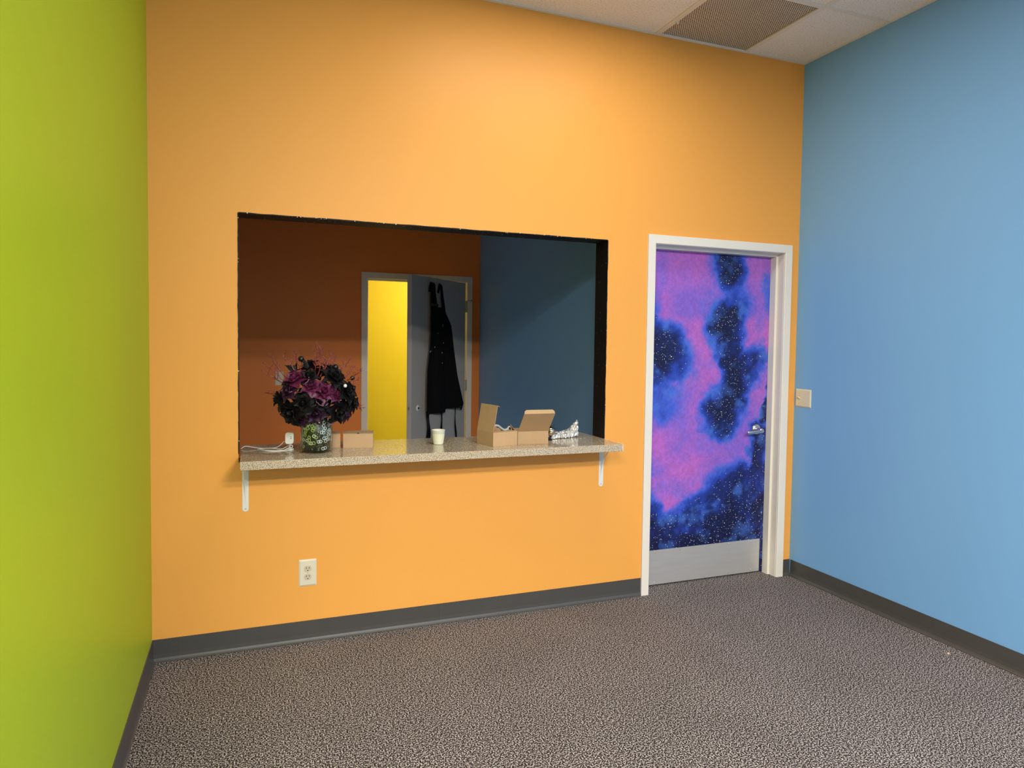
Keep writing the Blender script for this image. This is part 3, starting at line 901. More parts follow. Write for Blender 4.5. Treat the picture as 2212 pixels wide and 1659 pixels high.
for zz in (1.7665, 1.028, 0.25):
    hg = empty('hinge', (0.0, HP.y - YF, zz), 0, d2)
    for k in range(5):
        z0 = -0.052 + k * 0.0208
        MB().lathe([(0.0, z0), (0.0068, z0), (0.0068, z0 + 0.0198), (0, z0 + 0.0198)], 12).build('knuckle', 'brass', hg, smooth=False).location = (0, -0.006, 0)
    MB().box((0.004, -0.0012, -0.05), (0.021, 0.0012, 0.05)).build('hinge_leaf', 'brass', hg)
    if zz > 1.7:
        st = MB().tube([(0, -0.006, 0.054), (0.02, -0.02, 0.056), (0.045, -0.03, 0.056)], 0.003, 8)
        st.lathe([(0, -0.006), (0.009, -0.006), (0.009, 0.004), (0, 0.004)], 12, Matrix.Translation((0.048, -0.032, 0.056)) @ rot_to((0.8, -0.5, 0)))
        st.build('hinge_stop', 'brass', hg)

LM = Matrix.Translation((HP.x, HP.y, 0)) @ Matrix.Rotation(AD, 4, 'Z')      # leaf space: x=-s, -y out of its face
def leafobj(name, origin, parent=None):
    e = empty(name, LM @ Vector(origin), AD)
    return e
def crv(tab, z):
    tab = sorted(tab, key=lambda q: q[1])
    zs = [q[1] for q in tab]; ss = [q[0] for q in tab]
    return float(np.interp(z, zs, ss))
# over-door wire hooks
for s, lb in ((0.640, 'wire hook over the grey door holding the left apron strap'), (0.505, 'wire hook over the grey door holding the right apron strap')):
    hk = tag(leafobj('door_hook', (-s, 0, 1.985)), lb, 'hook', 'wire hooks on the grey door')
    for dx in (-0.011, 0.011):
        p = smoothpath([(dx, 0.0465, -0.03), (dx, 0.0465, 0.0016), (dx, 0.022, 0.0018), (dx, -0.0022, 0.0016), (dx, -0.0022, -0.045), (dx * 0.8, -0.012, -0.058), (dx * 0.7, -0.026, -0.050), (dx * 0.7, -0.030, -0.032)], 5)
        MB().tube(p, 0.0015, 6).build('wire', 'screw', hk, smooth=True)
# the apron
ap = tag(leafobj('apron', (-0.45, 0, 0.8)), 'black cotton bib apron with paint flecks hanging on the grey door', 'apron')
def A_(s, y, z):
    return (-s + 0.45, y, z - 0.8)
LEFT = [(0.640, 1.735), (0.660, 1.692), (0.668, 1.606), (0.690, 1.424), (0.735, 1.19), (0.745, 0.858), (0.735, 0.79)]
RIGHT = [(0.425, 1.735), (0.405, 1.691), (0.301, 1.588), (0.271, 1.497), (0.216, 1.274), (0.178, 1.12), (0.062, 0.853), (0.05, 0.80)]
BOT = [(0.0, 0.79), (0.06, 0.80), (0.14, 0.815), (0.5, 0.812), (0.53, 0.838), (0.8, 0.835), (0.93, 0.80), (1.0, 0.862)]
mb = MB(); NR, NC = 46, 40
for i in range(NR + 1):
    t = i / NR
    for j in range(NC + 1):
        c = j / NC
        zb = float(np.interp(c, [q[0] for q in BOT], [q[1] for q in BOT]))
        z = 1.735 + t * (zb - 1.735)
        s = crv(LEFT, z) * (1 - c) + crv(RIGHT, z) * c
        amp = 0.004 + 0.016 * t
        y = -0.020 - amp * (1 + math.sin(c * 15 + 1.2 + t * 1.5)) - 0.004 * math.sin(c * 34 + t * 6)
        mb.v.append(A_(s, y, z))
for i in range(NR):
    for j in range(NC):
        a = i * (NC + 1) + j
        mb.f.append((a, a + 1, a + NC + 2, a + NC + 1))
body = mb.build('apron_body', 'apron', ap, smooth=True)
so = body.modifiers.new('thick', 'SOLIDIFY'); so.thickness = 0.0016
def ribbon(name, rows, parent, mat='apron', th=0.003):
    """rows: list of ((s0,y0,z0),(s1,y1,z1)) cross lines"""
    m = MB()
    for a, b in rows:
        m.v += [A_(*a), A_(*b)]
    for i in range(len(rows) - 1):
        m.f.append((2 * i, 2 * i + 1, 2 * i + 3, 2 * i + 2))
    o = m.build(name, mat, parent, smooth=True)
    q = o.modifiers.new('thick', 'SOLIDIFY'); q.thickness = th; q.offset = 0
    return o
ribbon('shoulder_strap', [((.668, -.006, 1.86), (.612, -.006, 1.86)), ((.669, -.0165, 1.92), (.609, -.0165, 1.92)), ((.668, -.023, 1.943), (.610, -.023, 1.943)), ((.669, -.034, 1.925), (.605, -.034, 1.925)), ((.668, -.030, 1.85), (.590, -.030, 1.85)), ((.664, -.028, 1.75), (.556, -.028, 1.75)), ((.655, -.026, 1.70), (.545, -.026, 1.70))], ap)
ribbon('shoulder_strap', [((.526, -.006, 1.86), (.492, -.006, 1.86)), ((.526, -.0165, 1.92), (.491, -.0165, 1.92)), ((.526, -.023, 1.942), (.492, -.023, 1.942)), ((.524, -.034, 1.92), (.486, -.034, 1.92)), ((.506, -.030, 1.83), (.458, -.030, 1.83)), ((.479, -.028, 1.73), (.424, -.028, 1.73)), ((.470, -.026, 1.69), (.42, -.026, 1.69))], ap)
for (s0, z0, s1, w) in ((.690, .84, .685, .022), (.665, .84, .650, .018), (.455, .84, .452, .022), (.215, .86, .185, .014)):
    rows_ = []
    for k in range(9):
        t = k / 8; z = z0 + t * (0.45 - z0); s = s0 + t * (s1 - s0) + 0.008 * math.sin(t * 9 + s0 * 20)
        rows_.append(((s + w / 2, -0.016 - 0.004 * math.sin(t * 7), z), (s - w / 2, -0.020 + 0.004 * math.sin(t * 8), z)))
    ribbon('tie', rows_, ap, th=0.002)
MB().box(A_(.672, -.038, 1.742), A_(.555, -.030, 1.762)).build('buckle', 'slot', ap)
for (s, z, r) in ((.461, 1.584, .004), (.47, 1.57, .003), (.546, 1.509, .003), (.45, 1.425, .004), (.583, 1.389, .005), (.673, 1.349, .005), (.66, 1.356, .004), (.484, 1.34, .005), (.487, 1.25, .004)):
    tt = (1.735 - z) / (1.735 - 0.82); c_ = (crv(LEFT, z) - s) / (crv(LEFT, z) - crv(RIGHT, z))
    yy = -0.0206 - (0.004 + 0.016 * tt) * (1 + math.sin(c_ * 15 + 1.2 + tt * 1.5)) - 0.004 * math.sin(c_ * 34 + tt * 6)
    MB().lathe([(0, 0.0016), (r, 0.001), (r, -0.001)], 8, Matrix.Translation(A_(s, yy - 0.001, z)) @ ROTF).build('paint_fleck', 'fleck', ap)
MB().add([A_(.165, -.030, .845), A_(.125, -.030, .838), A_(.150, -.031, .812), A_(.165, -.028, .845), A_(.125, -.028, .838), A_(.150, -.029, .812)], [(0, 1, 2), (5, 4, 3), (0, 3, 4, 1), (1, 4, 5, 2), (2, 5, 3, 0)]).build('care_tag', 'fleck', ap)

# switch plate on the far wall, half hidden by the flowers
s2 = tag(empty('wall_switch', (0.651, YF, 1.10)), 'small pale switch plate on the far orange wall behind the flowers', 'light switch')
wallplate(0.072, 0.118, s2)
MB().box((-0.004, -0.016, -0.004), (0.004, -0.0058, 0.010)).build('toggle', 'plate', s2)

# ------------------------------------------------------------------ things on the counter
ZC = CT1
def carton(name, loc, rz, w, d, h, label, lid=True):
    """closed die cut mailer: panels folded into a box, lid panel with a slight gap at its front edge"""
    b = tag(empty(name, loc, rz), label, 'box')
    th = 0.002
    m = MB()
    m.box((0, 0, 0), (w, d, th)).box((0, 0, th), (w, th, h - 0.003)).box((0, d - th, th), (w, d, h - 0.002)).box((0, th, th), (th, d - th, h - 0.003)).box((w - th, th, th), (w, d - th, h - 0.003))
    m.build('body', 'card', b, bevel=0.0006)
    if lid:
        l = MB().box((-0.0005, -0.0004, 0), (w + 0.0005, d, 0.002)).build('lid', 'card_dark', b, bevel=0.0006)
        l.location = (0, 0, h - 0.002)
        MB().box((w * 0.47, -0.0008, -0.0015), (w * 0.53, 0.004, 0.0026)).build('thumb_notch', 'slot', l)
    return b
carton('cardboard_box', (0.693, 0.0745, ZC), -0.03, 0.128, 0.10, 0.071, 'closed kraft cardboard box half hidden behind the vase')
carton('cardboard_box', (0.8303, 0.047, ZC), math.atan2(0.0205 - 0.0464, 0.1413), 0.1435, 0.10, 0.074, 'closed kraft cardboard box beside the yellow doorway')

# open box, lid standing at its left side
rzA = math.atan2(0.0323, 0.141)
oa = tag(empty('open_box', (1.5468, -0.122, ZC), rzA), 'open kraft box with its lid standing up on the left', 'box')
wA, dA, hA = 0.147, 0.160, 0.0715
th = 0.002
MB().box((0, 0, 0), (wA, dA, th)).box((0, 0, th), (wA, th, hA)).box((0, dA - th, th), (wA, dA, hA)).box((0, th, th), (th, dA - th, hA)).box((wA - th, th, th), (wA, dA - th, hA)).build('body', 'card', oa, bevel=0.0006)
lean = math.radians(10)
lid = MB().box((0, 0, 0), (th, dA, 0.138)).build('lid', 'card', oa, bevel=0.0005)
lid.location = (0, 0, hA); lid.rotation_euler = (0, lean, 0)
tk = MB().add([(0, 0.006, 0), (0, dA - 0.006, 0), (0.024, dA - 0.014, 0), (0.024, 0.014, 0), (0, 0.006, th), (0, dA - 0.006, th), (0.024, dA - 0.014, th), (0.024, 0.014, th)], [(3, 2, 1, 0), (4, 5, 6, 7), (0, 1, 5, 4), (1, 2, 6, 5), (2, 3, 7, 6), (3, 0, 4, 7)]).build('tuck_flap', 'card', lid)
tk.location = (0, 0, 0.137); tk.rotation_euler = (0, math.radians(8), 0)
fl = MB().add([(0.004, 0, 0), (wA - 0.002, 0, 0), (wA - 0.004, 0.012, 0.004), (0.018, 0.020, 0.004), (0.004, 0, th), (wA - 0.002, 0, th), (wA - 0.004, 0.012, 0.004 + th), (0.018, 0.020, 0.004 + th)], [(3, 2, 1, 0), (4, 5, 6, 7), (0, 1, 5, 4), (1, 2, 6, 5), (2, 3, 7, 6), (3, 0, 4, 7)]).build('front_flap', 'card_dark', oa)
fl.location = (0, 0.003, hA - 0.002)
bf = MB().add([(0, 0, 0), (0.05, 0, 0), (0.040, 0.004, 0.020), (0.010, 0.004, 0.022), (0, th, 0), (0.05, th, 0), (0.040, th + 0.004, 0.020), (0.010, th + 0.004, 0.022)], [(3, 2, 1, 0), (4, 5, 6, 7), (0, 1, 5, 4), (1, 2, 6, 5), (2, 3, 7, 6), (3, 0, 4, 7)]).build('rear_flap', 'card_dark', oa)
bf.location = (0.072, dA - th, hA - 0.001)

# open box, lid hinged at its front edge and leaning back
rzB = math.atan2(-0.0065, 0.1691)
ob = tag(empty('open_box', (1.6945, -0.0835, ZC), rzB), 'open kraft box with its lid tipped forward over its front', 'box')
wB, dB, hB = 0.1685, 0.150, 0.068
MB().box((0, 0, 0), (wB, dB, th)).box((0, 0, th), (wB, th, hB)).box((0, dB - th, th), (wB, dB, hB)).box((0, th, th), (th, dB - th, hB)).box((wB - th, th, th), (wB, dB - th, hB)).build('body', 'card', ob, bevel=0.0006)
lidb = MB().box((0, 0, 0), (wB, th, 0.138)).build('lid', 'card_dark', ob, bevel=0.0005)
lidb.location = (0, 0.0, hB); lidb.rotation_euler = (math.radians(43), 0, 0)
tb = MB().prism([(0.002, 0), (wB - 0.002, 0), (wB - 0.004, 0.014), (wB - 0.014, 0.021), (0.014, 0.021), (0.004, 0.014)], th, ROTF @ Matrix.Translation((0, 0, -th))).build('tuck_flap', 'card', lidb)
tb.location = (0, 0, 0.137); tb.rotation_euler = (-math.radians(58), 0, 0)
sf = MB().add([(0, 0, 0), (0, 0.07, 0), (0, 0.055, 0.032), (0, 0.020, 0.038), (th, 0, 0), (th, 0.07, 0), (th, 0.055, 0.032), (th, 0.020, 0.038)], [(3, 2, 1, 0), (4, 5, 6, 7), (0, 1, 5, 4), (1, 2, 6, 5), (2, 3, 7, 6), (3, 0, 4, 7)]).build('side_flap', 'card_dark', ob)
sf.location = (0, 0.045, hB - 0.001); sf.rotation_euler = (0, math.radians(-35), 0)

# pale curved tape dispenser-like handle lying in the open box
hd = tag(empty('curved_handle', (1.60, -0.03, ZC + 0.012), rzA), 'pale grey curved handle with a ring end lying in the open box', 'handle')
p = smoothpath([(-0.030, 0.005, 0.010), (-0.030, 0.005, 0.052), (-0.018, 0.005, 0.082), (0.006, 0.004, 0.082), (0.026, 0.004, 0.068), (0.045, 0.003, 0.058), (0.068, 0.002, 0.062)], 6)
MB().tube(p, 0.0068, 10, flat=1.5).build('arm', 'grey_plastic', hd, smooth=True)
MB().torus(0.0115, 0.0045, 20, 8, Matrix.Translation((0.078, 0.002, 0.063)) @ ROTF).build('ring_end', 'grey_plastic', hd, smooth=True)
MB().lathe([(0, 0.003), (0.0075, 0.003), (0.0075, -0.003), (0, -0.003)], 16, Matrix.Translation((0.078, 0.002, 0.063)) @ ROTF).build('pivot_pin', 'satin', hd)
MB().box((-0.02, 0.0, 0.0), (0.05, 0.02, 0.012)).build('handle_base', 'slot', hd)

# crumpled bubble wrap and the chrome ornament
def lump(name, mat, parent, size, seed, sub=4, amp=0.35, freq=2.2):
    bm = bmesh.new()
    bmesh.ops.create_icosphere(bm, subdivisions=sub, radius=1.0)
    for v in bm.verts:
        n_ = mnoise.fractal(v.co * freq + Vector((seed, 0, 0)), 1.0, 2.0, 3)
        v.co *= 1 + amp * n_
        v.co = Vector((v.co.x * size[0], v.co.y * size[1], v.co.z * size[2]))
        if v.co.z < -size[2] * 0.75: v.co.z = -size[2] * 0.75
    me = bpy.data.meshes.new(name); bm.to_mesh(me); bm.free()
    me.materials.append(MAT[mat])
    return link(name, me, parent)
fw_ = tag(empty('bubble_wrap', (2.0, 0.085, ZC)), 'crumpled shiny silver wrap lying beside the open boxes', 'wrapping')
mb = MB(); n1, n2 = 44, 26
for i in range(n1 + 1):
    for j in range(n2 + 1):
        u, v = i / n1, j / n2
        x_ = -0.068 + 0.198 * u
        prof = np.interp(u, [0, .25, .5, .72, .9, 1.0], [.030, .040, .042, .052, .084, .094])
        an = (v - 0.5) * PI * 0.98
        y_ = 0.034 * math.sin(an) * (1 - 0.55 * max(0, u - 0.6) / 0.4) + 0.030 * u
        z_ = max(0.0012, prof * math.cos(an) ** 0.7 * (0.62 + 0.38 * u) + 0.010 * mnoise.noise(Vector((x_ * 75, y_ * 75, 2.0))) + 0.005 * mnoise.noise(Vector((x_ * 190, y_ * 190, 5))))
        y_ += 0.010 * mnoise.noise(Vector((x_ * 70, z_ * 70, 9)))
        mb.v.append((x_, y_, z_))
for i in range(n1):
    for j in range(n2):
        a = i * (n2 + 1) + j
        mb.f.append((a, a + 1, a + n2 + 2, a + n2 + 1))
mb.build('crumpled_film', 'foil', fw_)
orn = tag(empty('ornament', (1.922, 0.015, ZC)), 'round gold tinted chrome ornament with black spikes behind the open box', 'ornament')
MB().lathe(sphere_pts(0.027), 24, Matrix.Translation((0, 0, 0.050))).build('ball', 'chrome', orn, smooth=True)
MB().lathe([(0.0, 0.0), (0.008, 0.0), (0.007, 0.012), (0.005, 0.03)], 16).build('foot', 'slot', orn, smooth=True)
for (dx, dy, dz) in ((0.45, -0.1, 0.9), (0.9, 0.1, 0.25), (0.2, 0.5, 0.85), (0.75, -0.3, -0.4)):
    v = Vector((dx, dy, dz)).normalized()
    MB().tube([v * 0.022 + Vector((0, 0, 0.052)), v * 0.042 + Vector((0, 0, 0.052))], [0.0022, 0.001], 6).build('spike', 'slot', orn)
sc_ = tag(empty('plastic_scrap', (2.114, 0.028, ZC)), 'tiny torn scrap of clear plastic near the right end of the counter', 'scrap')
random.seed(4)
for k in range(7):
    cx, cy = random.uniform(-0.02, 0.03), random.uniform(-0.012, 0.012)
    q = [(cx + random.uniform(-.006, .006), cy + random.uniform(-.006, .006), random.uniform(0.0002, 0.004)) for _ in range(3)]
    MB().add(q + [(a, b, c + 0.0004) for a, b, c in q], [(0, 1, 2), (5, 4, 3), (0, 3, 4, 1), (1, 4, 5, 2), (2, 5, 3, 0)]).build('torn_flake', 'white_plastic', sc_)

# candle in a tapered tumbler
cn = tag(empty('candle', (1.309, 0.052, ZC)), 'pale green wax candle in a small tapered tumbler', 'candle')
MB().lathe([(0, 0), (0.0235, 0), (0.0255, 0.002), (0.0345, 0.0725), (0.0352, 0.0745), (0.0340, 0.0745), (0.0318, 0.0565)], 36).build('tumbler', 'frost', cn, smooth=True)
MB().lathe([(0.0, 0.0550), (0.0320, 0.0550), (0.0325, 0.052)], 36).build('wax', 'wax', cn, smooth=True)
wl = MB().lathe([(0.0262, 0.004), (0.0328, 0.0548)], 36).build('wax_side', 'wax', cn, smooth=True)
MB().tube([(0, 0, 0.055), (0.001, 0, 0.064)], 0.0009, 6).build('wick', 'slot', cn)

# small white camera on its foot, with cord
cm = tag(empty('webcam', (0.585, 0.072, ZC), 0.25), 'small white camera on a foot with the mark 2 beside the vase', 'camera')
MB().lathe([(0, 0), (0.0185, 0), (0.019, 0.001), (0.019, 0.006), (0.0175, 0.008), (0, 0.008)], 28).build('foot', 'white_plastic', cm, smooth=False)
MB().tube([(0, 0.002, 0.007), (0, 0.0, 0.022), (0, 0, 0.034)], [0.0065, 0.0055, 0.006], 12).build('neck', 'white_plastic', cm, smooth=True)
def rbox(w, d, h, r, mtx, name, mat, parent):
    pts = []
    for (cx, cz, a0) in ((w / 2 - r, h / 2 - r, 0), (-w / 2 + r, h / 2 - r, PI / 2), (-w / 2 + r, -h / 2 + r, PI), (w / 2 - r, -h / 2 + r, 1.5 * PI)):
        for k in range(7):
            a = a0 + k * PI / 12
            pts.append((cx + r * math.cos(a), cz + r * math.sin(a)))
    return MB().prism(pts, d, mtx @ ROTF).build(name, mat, parent, bevel=0.003, bseg=3)
head = empty('head', (0, 0.0, 0.056), 0, cm)
head.rotation_euler = (math.radians(-4), 0, math.radians(-28))
rbox(0.040, 0.024, 0.056, 0.012, Matrix.Translation((0, 0.010, 0)), 'shell', 'white_plastic', head)
rbox(0.038, 0.010, 0.053, 0.012, Matrix.Translation((0, 0.021, 0)), 'back_cover', 'grey_plastic', head)
tx = bpy.data.curves.new('mark', 'FONT'); tx.body = '2'; tx.size = 0.017; tx.extrude = 0.0003; tx.align_x = 'CENTER'; tx.align_y = 'CENTER'
to = bpy.data.objects.new('mark', tx); COL.objects.link(to)
dg = bpy.context.evaluated_depsgraph_get()
me = bpy.data.meshes.new_from_object(to.evaluated_get(dg)); bpy.data.objects.remove(to)
me.materials.clear(); me.materials.append(MAT['ink'])
mk = link('mark', me, head); mk.location = (0.007, -0.0144, 0.002); mk.rotation_euler = (PI / 2, 0, 0)
cord = tag(empty('power_cord', (0.50, 0.08, ZC)), 'white cord lying in loops on the counter beside the camera', 'cord')
def C_(x, y, z): return (x - 0.50, y - 0.08, z)
pc = [C_(0.560, 0.088, .040), C_(0.545, 0.098, .022), C_(0.525, 0.110, .008), C_(0.49, 0.122, .003), C_(0.45, 0.135, .004), C_(0.41, 0.150, .010), C_(0.385, 0.158, .012), C_(0.3675, 0.150, .003)]
MB().tube(smoothpath(pc, 8), 0.0019, 8).build('cord_strand', 'cord', cord, smooth=True)
pc = [C_(0.578, 0.050, .012), C_(0.560, 0.046, .004), C_(0.53, 0.046, .002), C_(0.49, 0.055, .0022), C_(0.455, 0.085, .0021), C_(0.440, 0.108, .0025), C_(0.455, 0.122, .003), C_(0.50, 0.104, .0062), C_(0.545, 0.086, .003), C_(0.572, 0.088, .013), C_(0.583, 0.055, .026), C_(0.596, 0.048, .022), C_(0.590, 0.046, .012), C_(0.573, 0.048, .010)]
MB().tube(smoothpath(pc, 8), 0.0019, 8).build('cord_strand', 'cord', cord, smooth=True)
pc = [C_(0.575, 0.044, .0022), C_(0.54, 0.030, .002), C_(0.50, 0.028, .0022), C_(0.462, 0.060, .0062), C_(0.445, 0.092, .0066)]
MB().tube(smoothpath(pc, 8), 0.0019, 8).build('cord_strand', 'cord', cord, smooth=True)

# ------------------------------------------------------------------ vase with artificial flowers
VX, VY, VR = 0.700, -0.0185, 0.0735
va = tag(empty('vase', (VX, VY, ZC)), 'cylindrical smoky glass vase holding black and purple flowers', 'vase')
MB().lathe([(0.0, 0.0), (VR - 0.004, 0.0), (VR, 0.004), (VR, 0.183), (VR - 0.002, 0.185), (VR - 0.004, 0.183), (VR - 0.004, 0.012), (0, 0.010)], 64).build('glass_wall', 'vase_glass', va, smooth=True)
MB().lathe([(0, 0.0125), (0.063, 0.0125), (0.063, 0.155), (0.03, 0.168), (0.0, 0.165)], 32).build('filling', 'vase_fill', va, smooth=True)
random.seed(21)
ring_me = {}
for nm, mt in (('a', 'ring'), ('b', 'ring2'), ('c', 'ring3')):
    ring_me[nm] = MB().torus(0.0068, 0.0019, 18, 6).mesh('glass_ring', mt, True)
RINGS = [(-62, .030), (-55, .118), (-46, .104), (-40, .060), (-30, .075), (-22, .048), (-12, .118), (-10, .082), (-50, .085), (28, .128), (36, .115), (20, .098), (30, .070), (38, .056), (46, .064), (26, .022), (35, .024), (-34, .135), (-20, .140), (8, .055), (50, .10), (-60, .062), (-64, .14), (56, .13)]
while len(RINGS) < 90:
    RINGS.append((random.uniform(-95, 265), random.uniform(.045, .150)))
for k, (deg, z) in enumerate(RINGS):
    # degrees measured from the viewer's side of the vase, positive to the right
    base = math.atan2(-3.4132 - VY, 0.3997 - VX)
    a = base + math.radians(deg)
    rr = 0.0664
    o = tag(link('glass_ring', ring_me['c' if (deg < 0 and k % 2 == 0) else ('a' if deg < 0 else 'b')]), 'small clear glass ring pressed against the inside of the vase', 'glass ring', 'glass rings filling the vase')  # tint by side: green left, blue right, painting in the vase's reflections
    o.location = (VX + rr * math.cos(a), VY + rr * math.sin(a), ZC + z)
    nrm = Vector((math.cos(a), math.sin(a), random.uniform(-.06, .06)))
    o.rotation_euler = nrm.to_track_quat('Z', 'Y').to_euler()

# flowers: dome of blooms over the vase mouth.  fpos turns a place on the bouquet (x, z) into a point on its near shell
BC = Vector((0.693, -0.035, 1.185))
def fpos(u, v, depth=1.0):
    x_ = 0.6937 + (u - 682) * 0.002079
    z_ = 1.4126 - (v - 748) * 0.00222
    q = 1 - ((x_ - BC.x) / 0.205) ** 2 - ((z_ - BC.z) / 0.15) ** 2
    return Vector((x_, BC.y - 0.125 * math.sqrt(max(0.0, q)) * depth, z_))
def petal_mesh(name, w, l, cup, curl, mat, ruffle=0.0, nu=6, nv=6, tip=0.0):
    """petal growing from the origin along +z, opening outward along +y"""
    mb = MB()
    for i in range(nv + 1):
        t = i / nv
        wd = w * math.sin(PI * (0.14 + 0.80 * t) ** 0.9) ** 0.75 if not tip else w * (math.sin(PI * min(1, 0.1 + 0.9 * t)) ** 0.8) * (1 - tip * t)
        for j in range(nu + 1):
            s = j / nu * 2 - 1
            x_ = s * wd
            y_ = curl * t * t * l - cup * (1 - s * s) * w * 0 + cup * s * s * -w * 0.5 + ruffle * math.sin(s * 7 + t * 5) * t * w * 0.2
            z_ = l * t * (1 - 0.12 * s * s)
            mb.v.append((x_, y_, z_))
    for i in range(nv):
        for j in range(nu):
            a = i * (nu + 1) + j
            mb.f.append((a, a + 1, a + nu + 2, a + nu + 1))
    return mb.mesh(name, mat, True)
PET = {}
for key, mat in (('black', 'black_petal'), ('plum', 'plum_petal'), ('magenta', 'magenta_petal')):
    PET[key] = [petal_mesh('petal', 0.011, 0.024, 1.0, -0.10, mat), petal_mesh('petal', 0.016, 0.030, 0.8, 0.25, mat, 0.5), petal_mesh('petal', 0.020, 0.034, 0.5, 0.6, mat, 0.8)]
SPIKE = petal_mesh('petal', 0.0042, 0.036, 0.6, 0.15, 'black_petal', 0, 3, 5, 0.6)
LEAFM = petal_mesh('leaf', 0.024, 0.062, 0.4, 0.35, 'black_leaf', 0.4, 4, 6, 0.5)
EDGE = MB().tube([(-0.017, 0.016, 0.026), (-0.010, 0.021, 0.0312), (0, 0.022, 0.0335), (0.010, 0.021, 0.0312), (0.017, 0.016, 0.026)], 0.0012, 5).mesh('petal_edge', 'pinkedge', True)
STEMTO = Vector((VX, VY, ZC + 0.16))
def stem(parent, base):
    """stem from the bloom down into the vase mouth, in the bloom's own space"""
    inv = parent.matrix_world.inverted()
    return inv
def flower(kind, pos, direc, scale, label, edges=False, spiky=False):
    M = Matrix.Translation(pos) @ rot_to(direc, random.uniform(0, 6.28)) @ Matrix.Scale(scale, 4)
    f = empty('artificial_flower')
    f.matrix_world = M
    tag(f, label, 'flower', 'artificial flowers in the vase')
    def put(me, az, tilt, dz=0.0, sc=1.0, r0=0.0):
        o = link(me.name.split('.')[0], me, f)
        o.matrix_basis = Matrix.Rotation(az, 4, 'Z') @ Matrix.Translation((0, r0, dz)) @ Matrix.Rotation(-tilt, 4, 'X') @ Matrix.Scale(sc, 4)
        return o
    if spiky:
        for lay, (nn, tl, sc) in enumerate(((7, 0.3, 0.75), (11, 0.75, 0.95), (13, 1.2, 1.0), (11, 1.6, 0.95))):
            for k in range(nn):
                put(SPIKE, 2 * PI * k / nn + lay * 0.4, tl + random.uniform(-.1, .1), -0.004 * lay, sc)
    else:
        P = PET[kind]
        for k in range(3): put(P[0], 2 * PI * k / 3, 0.12, 0.002, 0.85, 0.002)
        for k in range(4): put(P[0], 2 * PI * k / 4 + 0.5, 0.32, 0.0, 1.0, 0.004)
        for k in range(5): put(P[1], 2 * PI * k / 5 + 0.2, 0.62 + random.uniform(-.06, .06), -0.002, 1.0, 0.005)
        for k in range(6):
            o = put(P[2], 2 * PI * k / 6 + 0.7, 1.0 + random.uniform(-.12, .12), -0.005, 1.0, 0.005)
            if edges and k % 2 == 0:
                link('petal_edge', EDGE, o)
    inv = M.inverted()
    pts = [Vector((0, 0, 0.004)), inv @ (pos.lerp(STEMTO, 0.45) + Vector((0, 0, -0.01))), inv @ STEMTO, inv @ (STEMTO + Vector((0, 0, -0.06)))]
    MB().tube(smoothpath(pts, 4), 0.0016 / scale, 5).build('stem', 'black_leaf', f, smooth=True)
    return f
random.seed(8)
FL = [  # kind, u, v, scale, label, edges, spiky
    ('magenta', 632, 812, 1.05, 'open magenta rose at the upper left of the bouquet', True, False),
    ('magenta', 668, 826, 0.85, 'magenta rose just right of the open one near the top', False, False),
    ('magenta', 697, 838, 1.05, 'magenta rose in the middle of the bouquet', True, False),
    ('plum', 678, 888, 1.10, 'dark plum rose hanging over the vase rim', False, False),
    ('black', 722, 808, 1.15, 'black rose at the top right of the bouquet below a berry', False, False),
    ('black', 752, 840, 1.15, 'large black rose at the right with a white bead', False, False),
    ('black', 733, 884, 1.15, 'black rose with pink edges at the lower right', True, False),
    ('plum', 752, 892, 0.85, 'plum rose at the lower right edge of the bouquet', False, False),
    ('black', 624, 886, 1.15, 'black rose at the lower left of the bouquet', False, False),
    ('plum', 640, 900, 0.90, 'dark plum rose hanging lowest at the left', False, False),
    ('black', 650, 864, 0.95, 'black rose left of the bouquet centre', True, False),
    ('black', 688, 862, 0.85, 'black rose at the bouquet centre under the magenta one', False, False),
    ('black', 662, 806, 0.85, 'black rose at the top of the bouquet between two magenta roses', False, False),
    ('plum', 617, 838, 0.85, 'plum rose at the left edge of the bouquet', False, False),
    ('black', 596, 852, 0.85, 'spiky black chrysanthemum at the far left edge', False, True),
    ('black', 606, 874, 0.80, 'spiky black chrysanthemum low at the left edge', False, True),
    ('black', 615, 825, 0.75, 'spiky black chrysanthemum behind the upper left roses', False, True),
    ('black', 706, 880, 0.85, 'spiky black chrysanthemum right of the plum rose on the rim', False, True),
    ('black', 768, 868, 0.85, 'black rose at the far right edge of the bouquet', False, False),
    ('magenta', 727, 848, 0.6, 'small magenta rose between the two right black roses', False, False),
]
for (kd, u, v, sc, lb, ed, sp) in FL:
    P_ = fpos(u, v, 0.82)
    dr = (P_ - (BC + Vector((0, 0.06, -0.05))))
    flower(kd, P_ - dr.normalized() * 0.016, dr, sc * 1.38, lb, ed, sp)
for k, (dx, dy, dz) in enumerate(((-.10, .07, .05), (0.0, .10, .09), (.11, .07, .04), (-.05, .10, -.03), (.06, .11, -.02), (-.15, .03, -.02), (.15, .03, -.03), (-.02, .02, .13), (.06, .0, .11))):
    P_ = BC + Vector((dx, dy, dz))
    flower('black', P_, P_ - (BC + Vector((0, 0, -0.05))), 1.45, 'black rose on the far side of the bouquet', False, False)
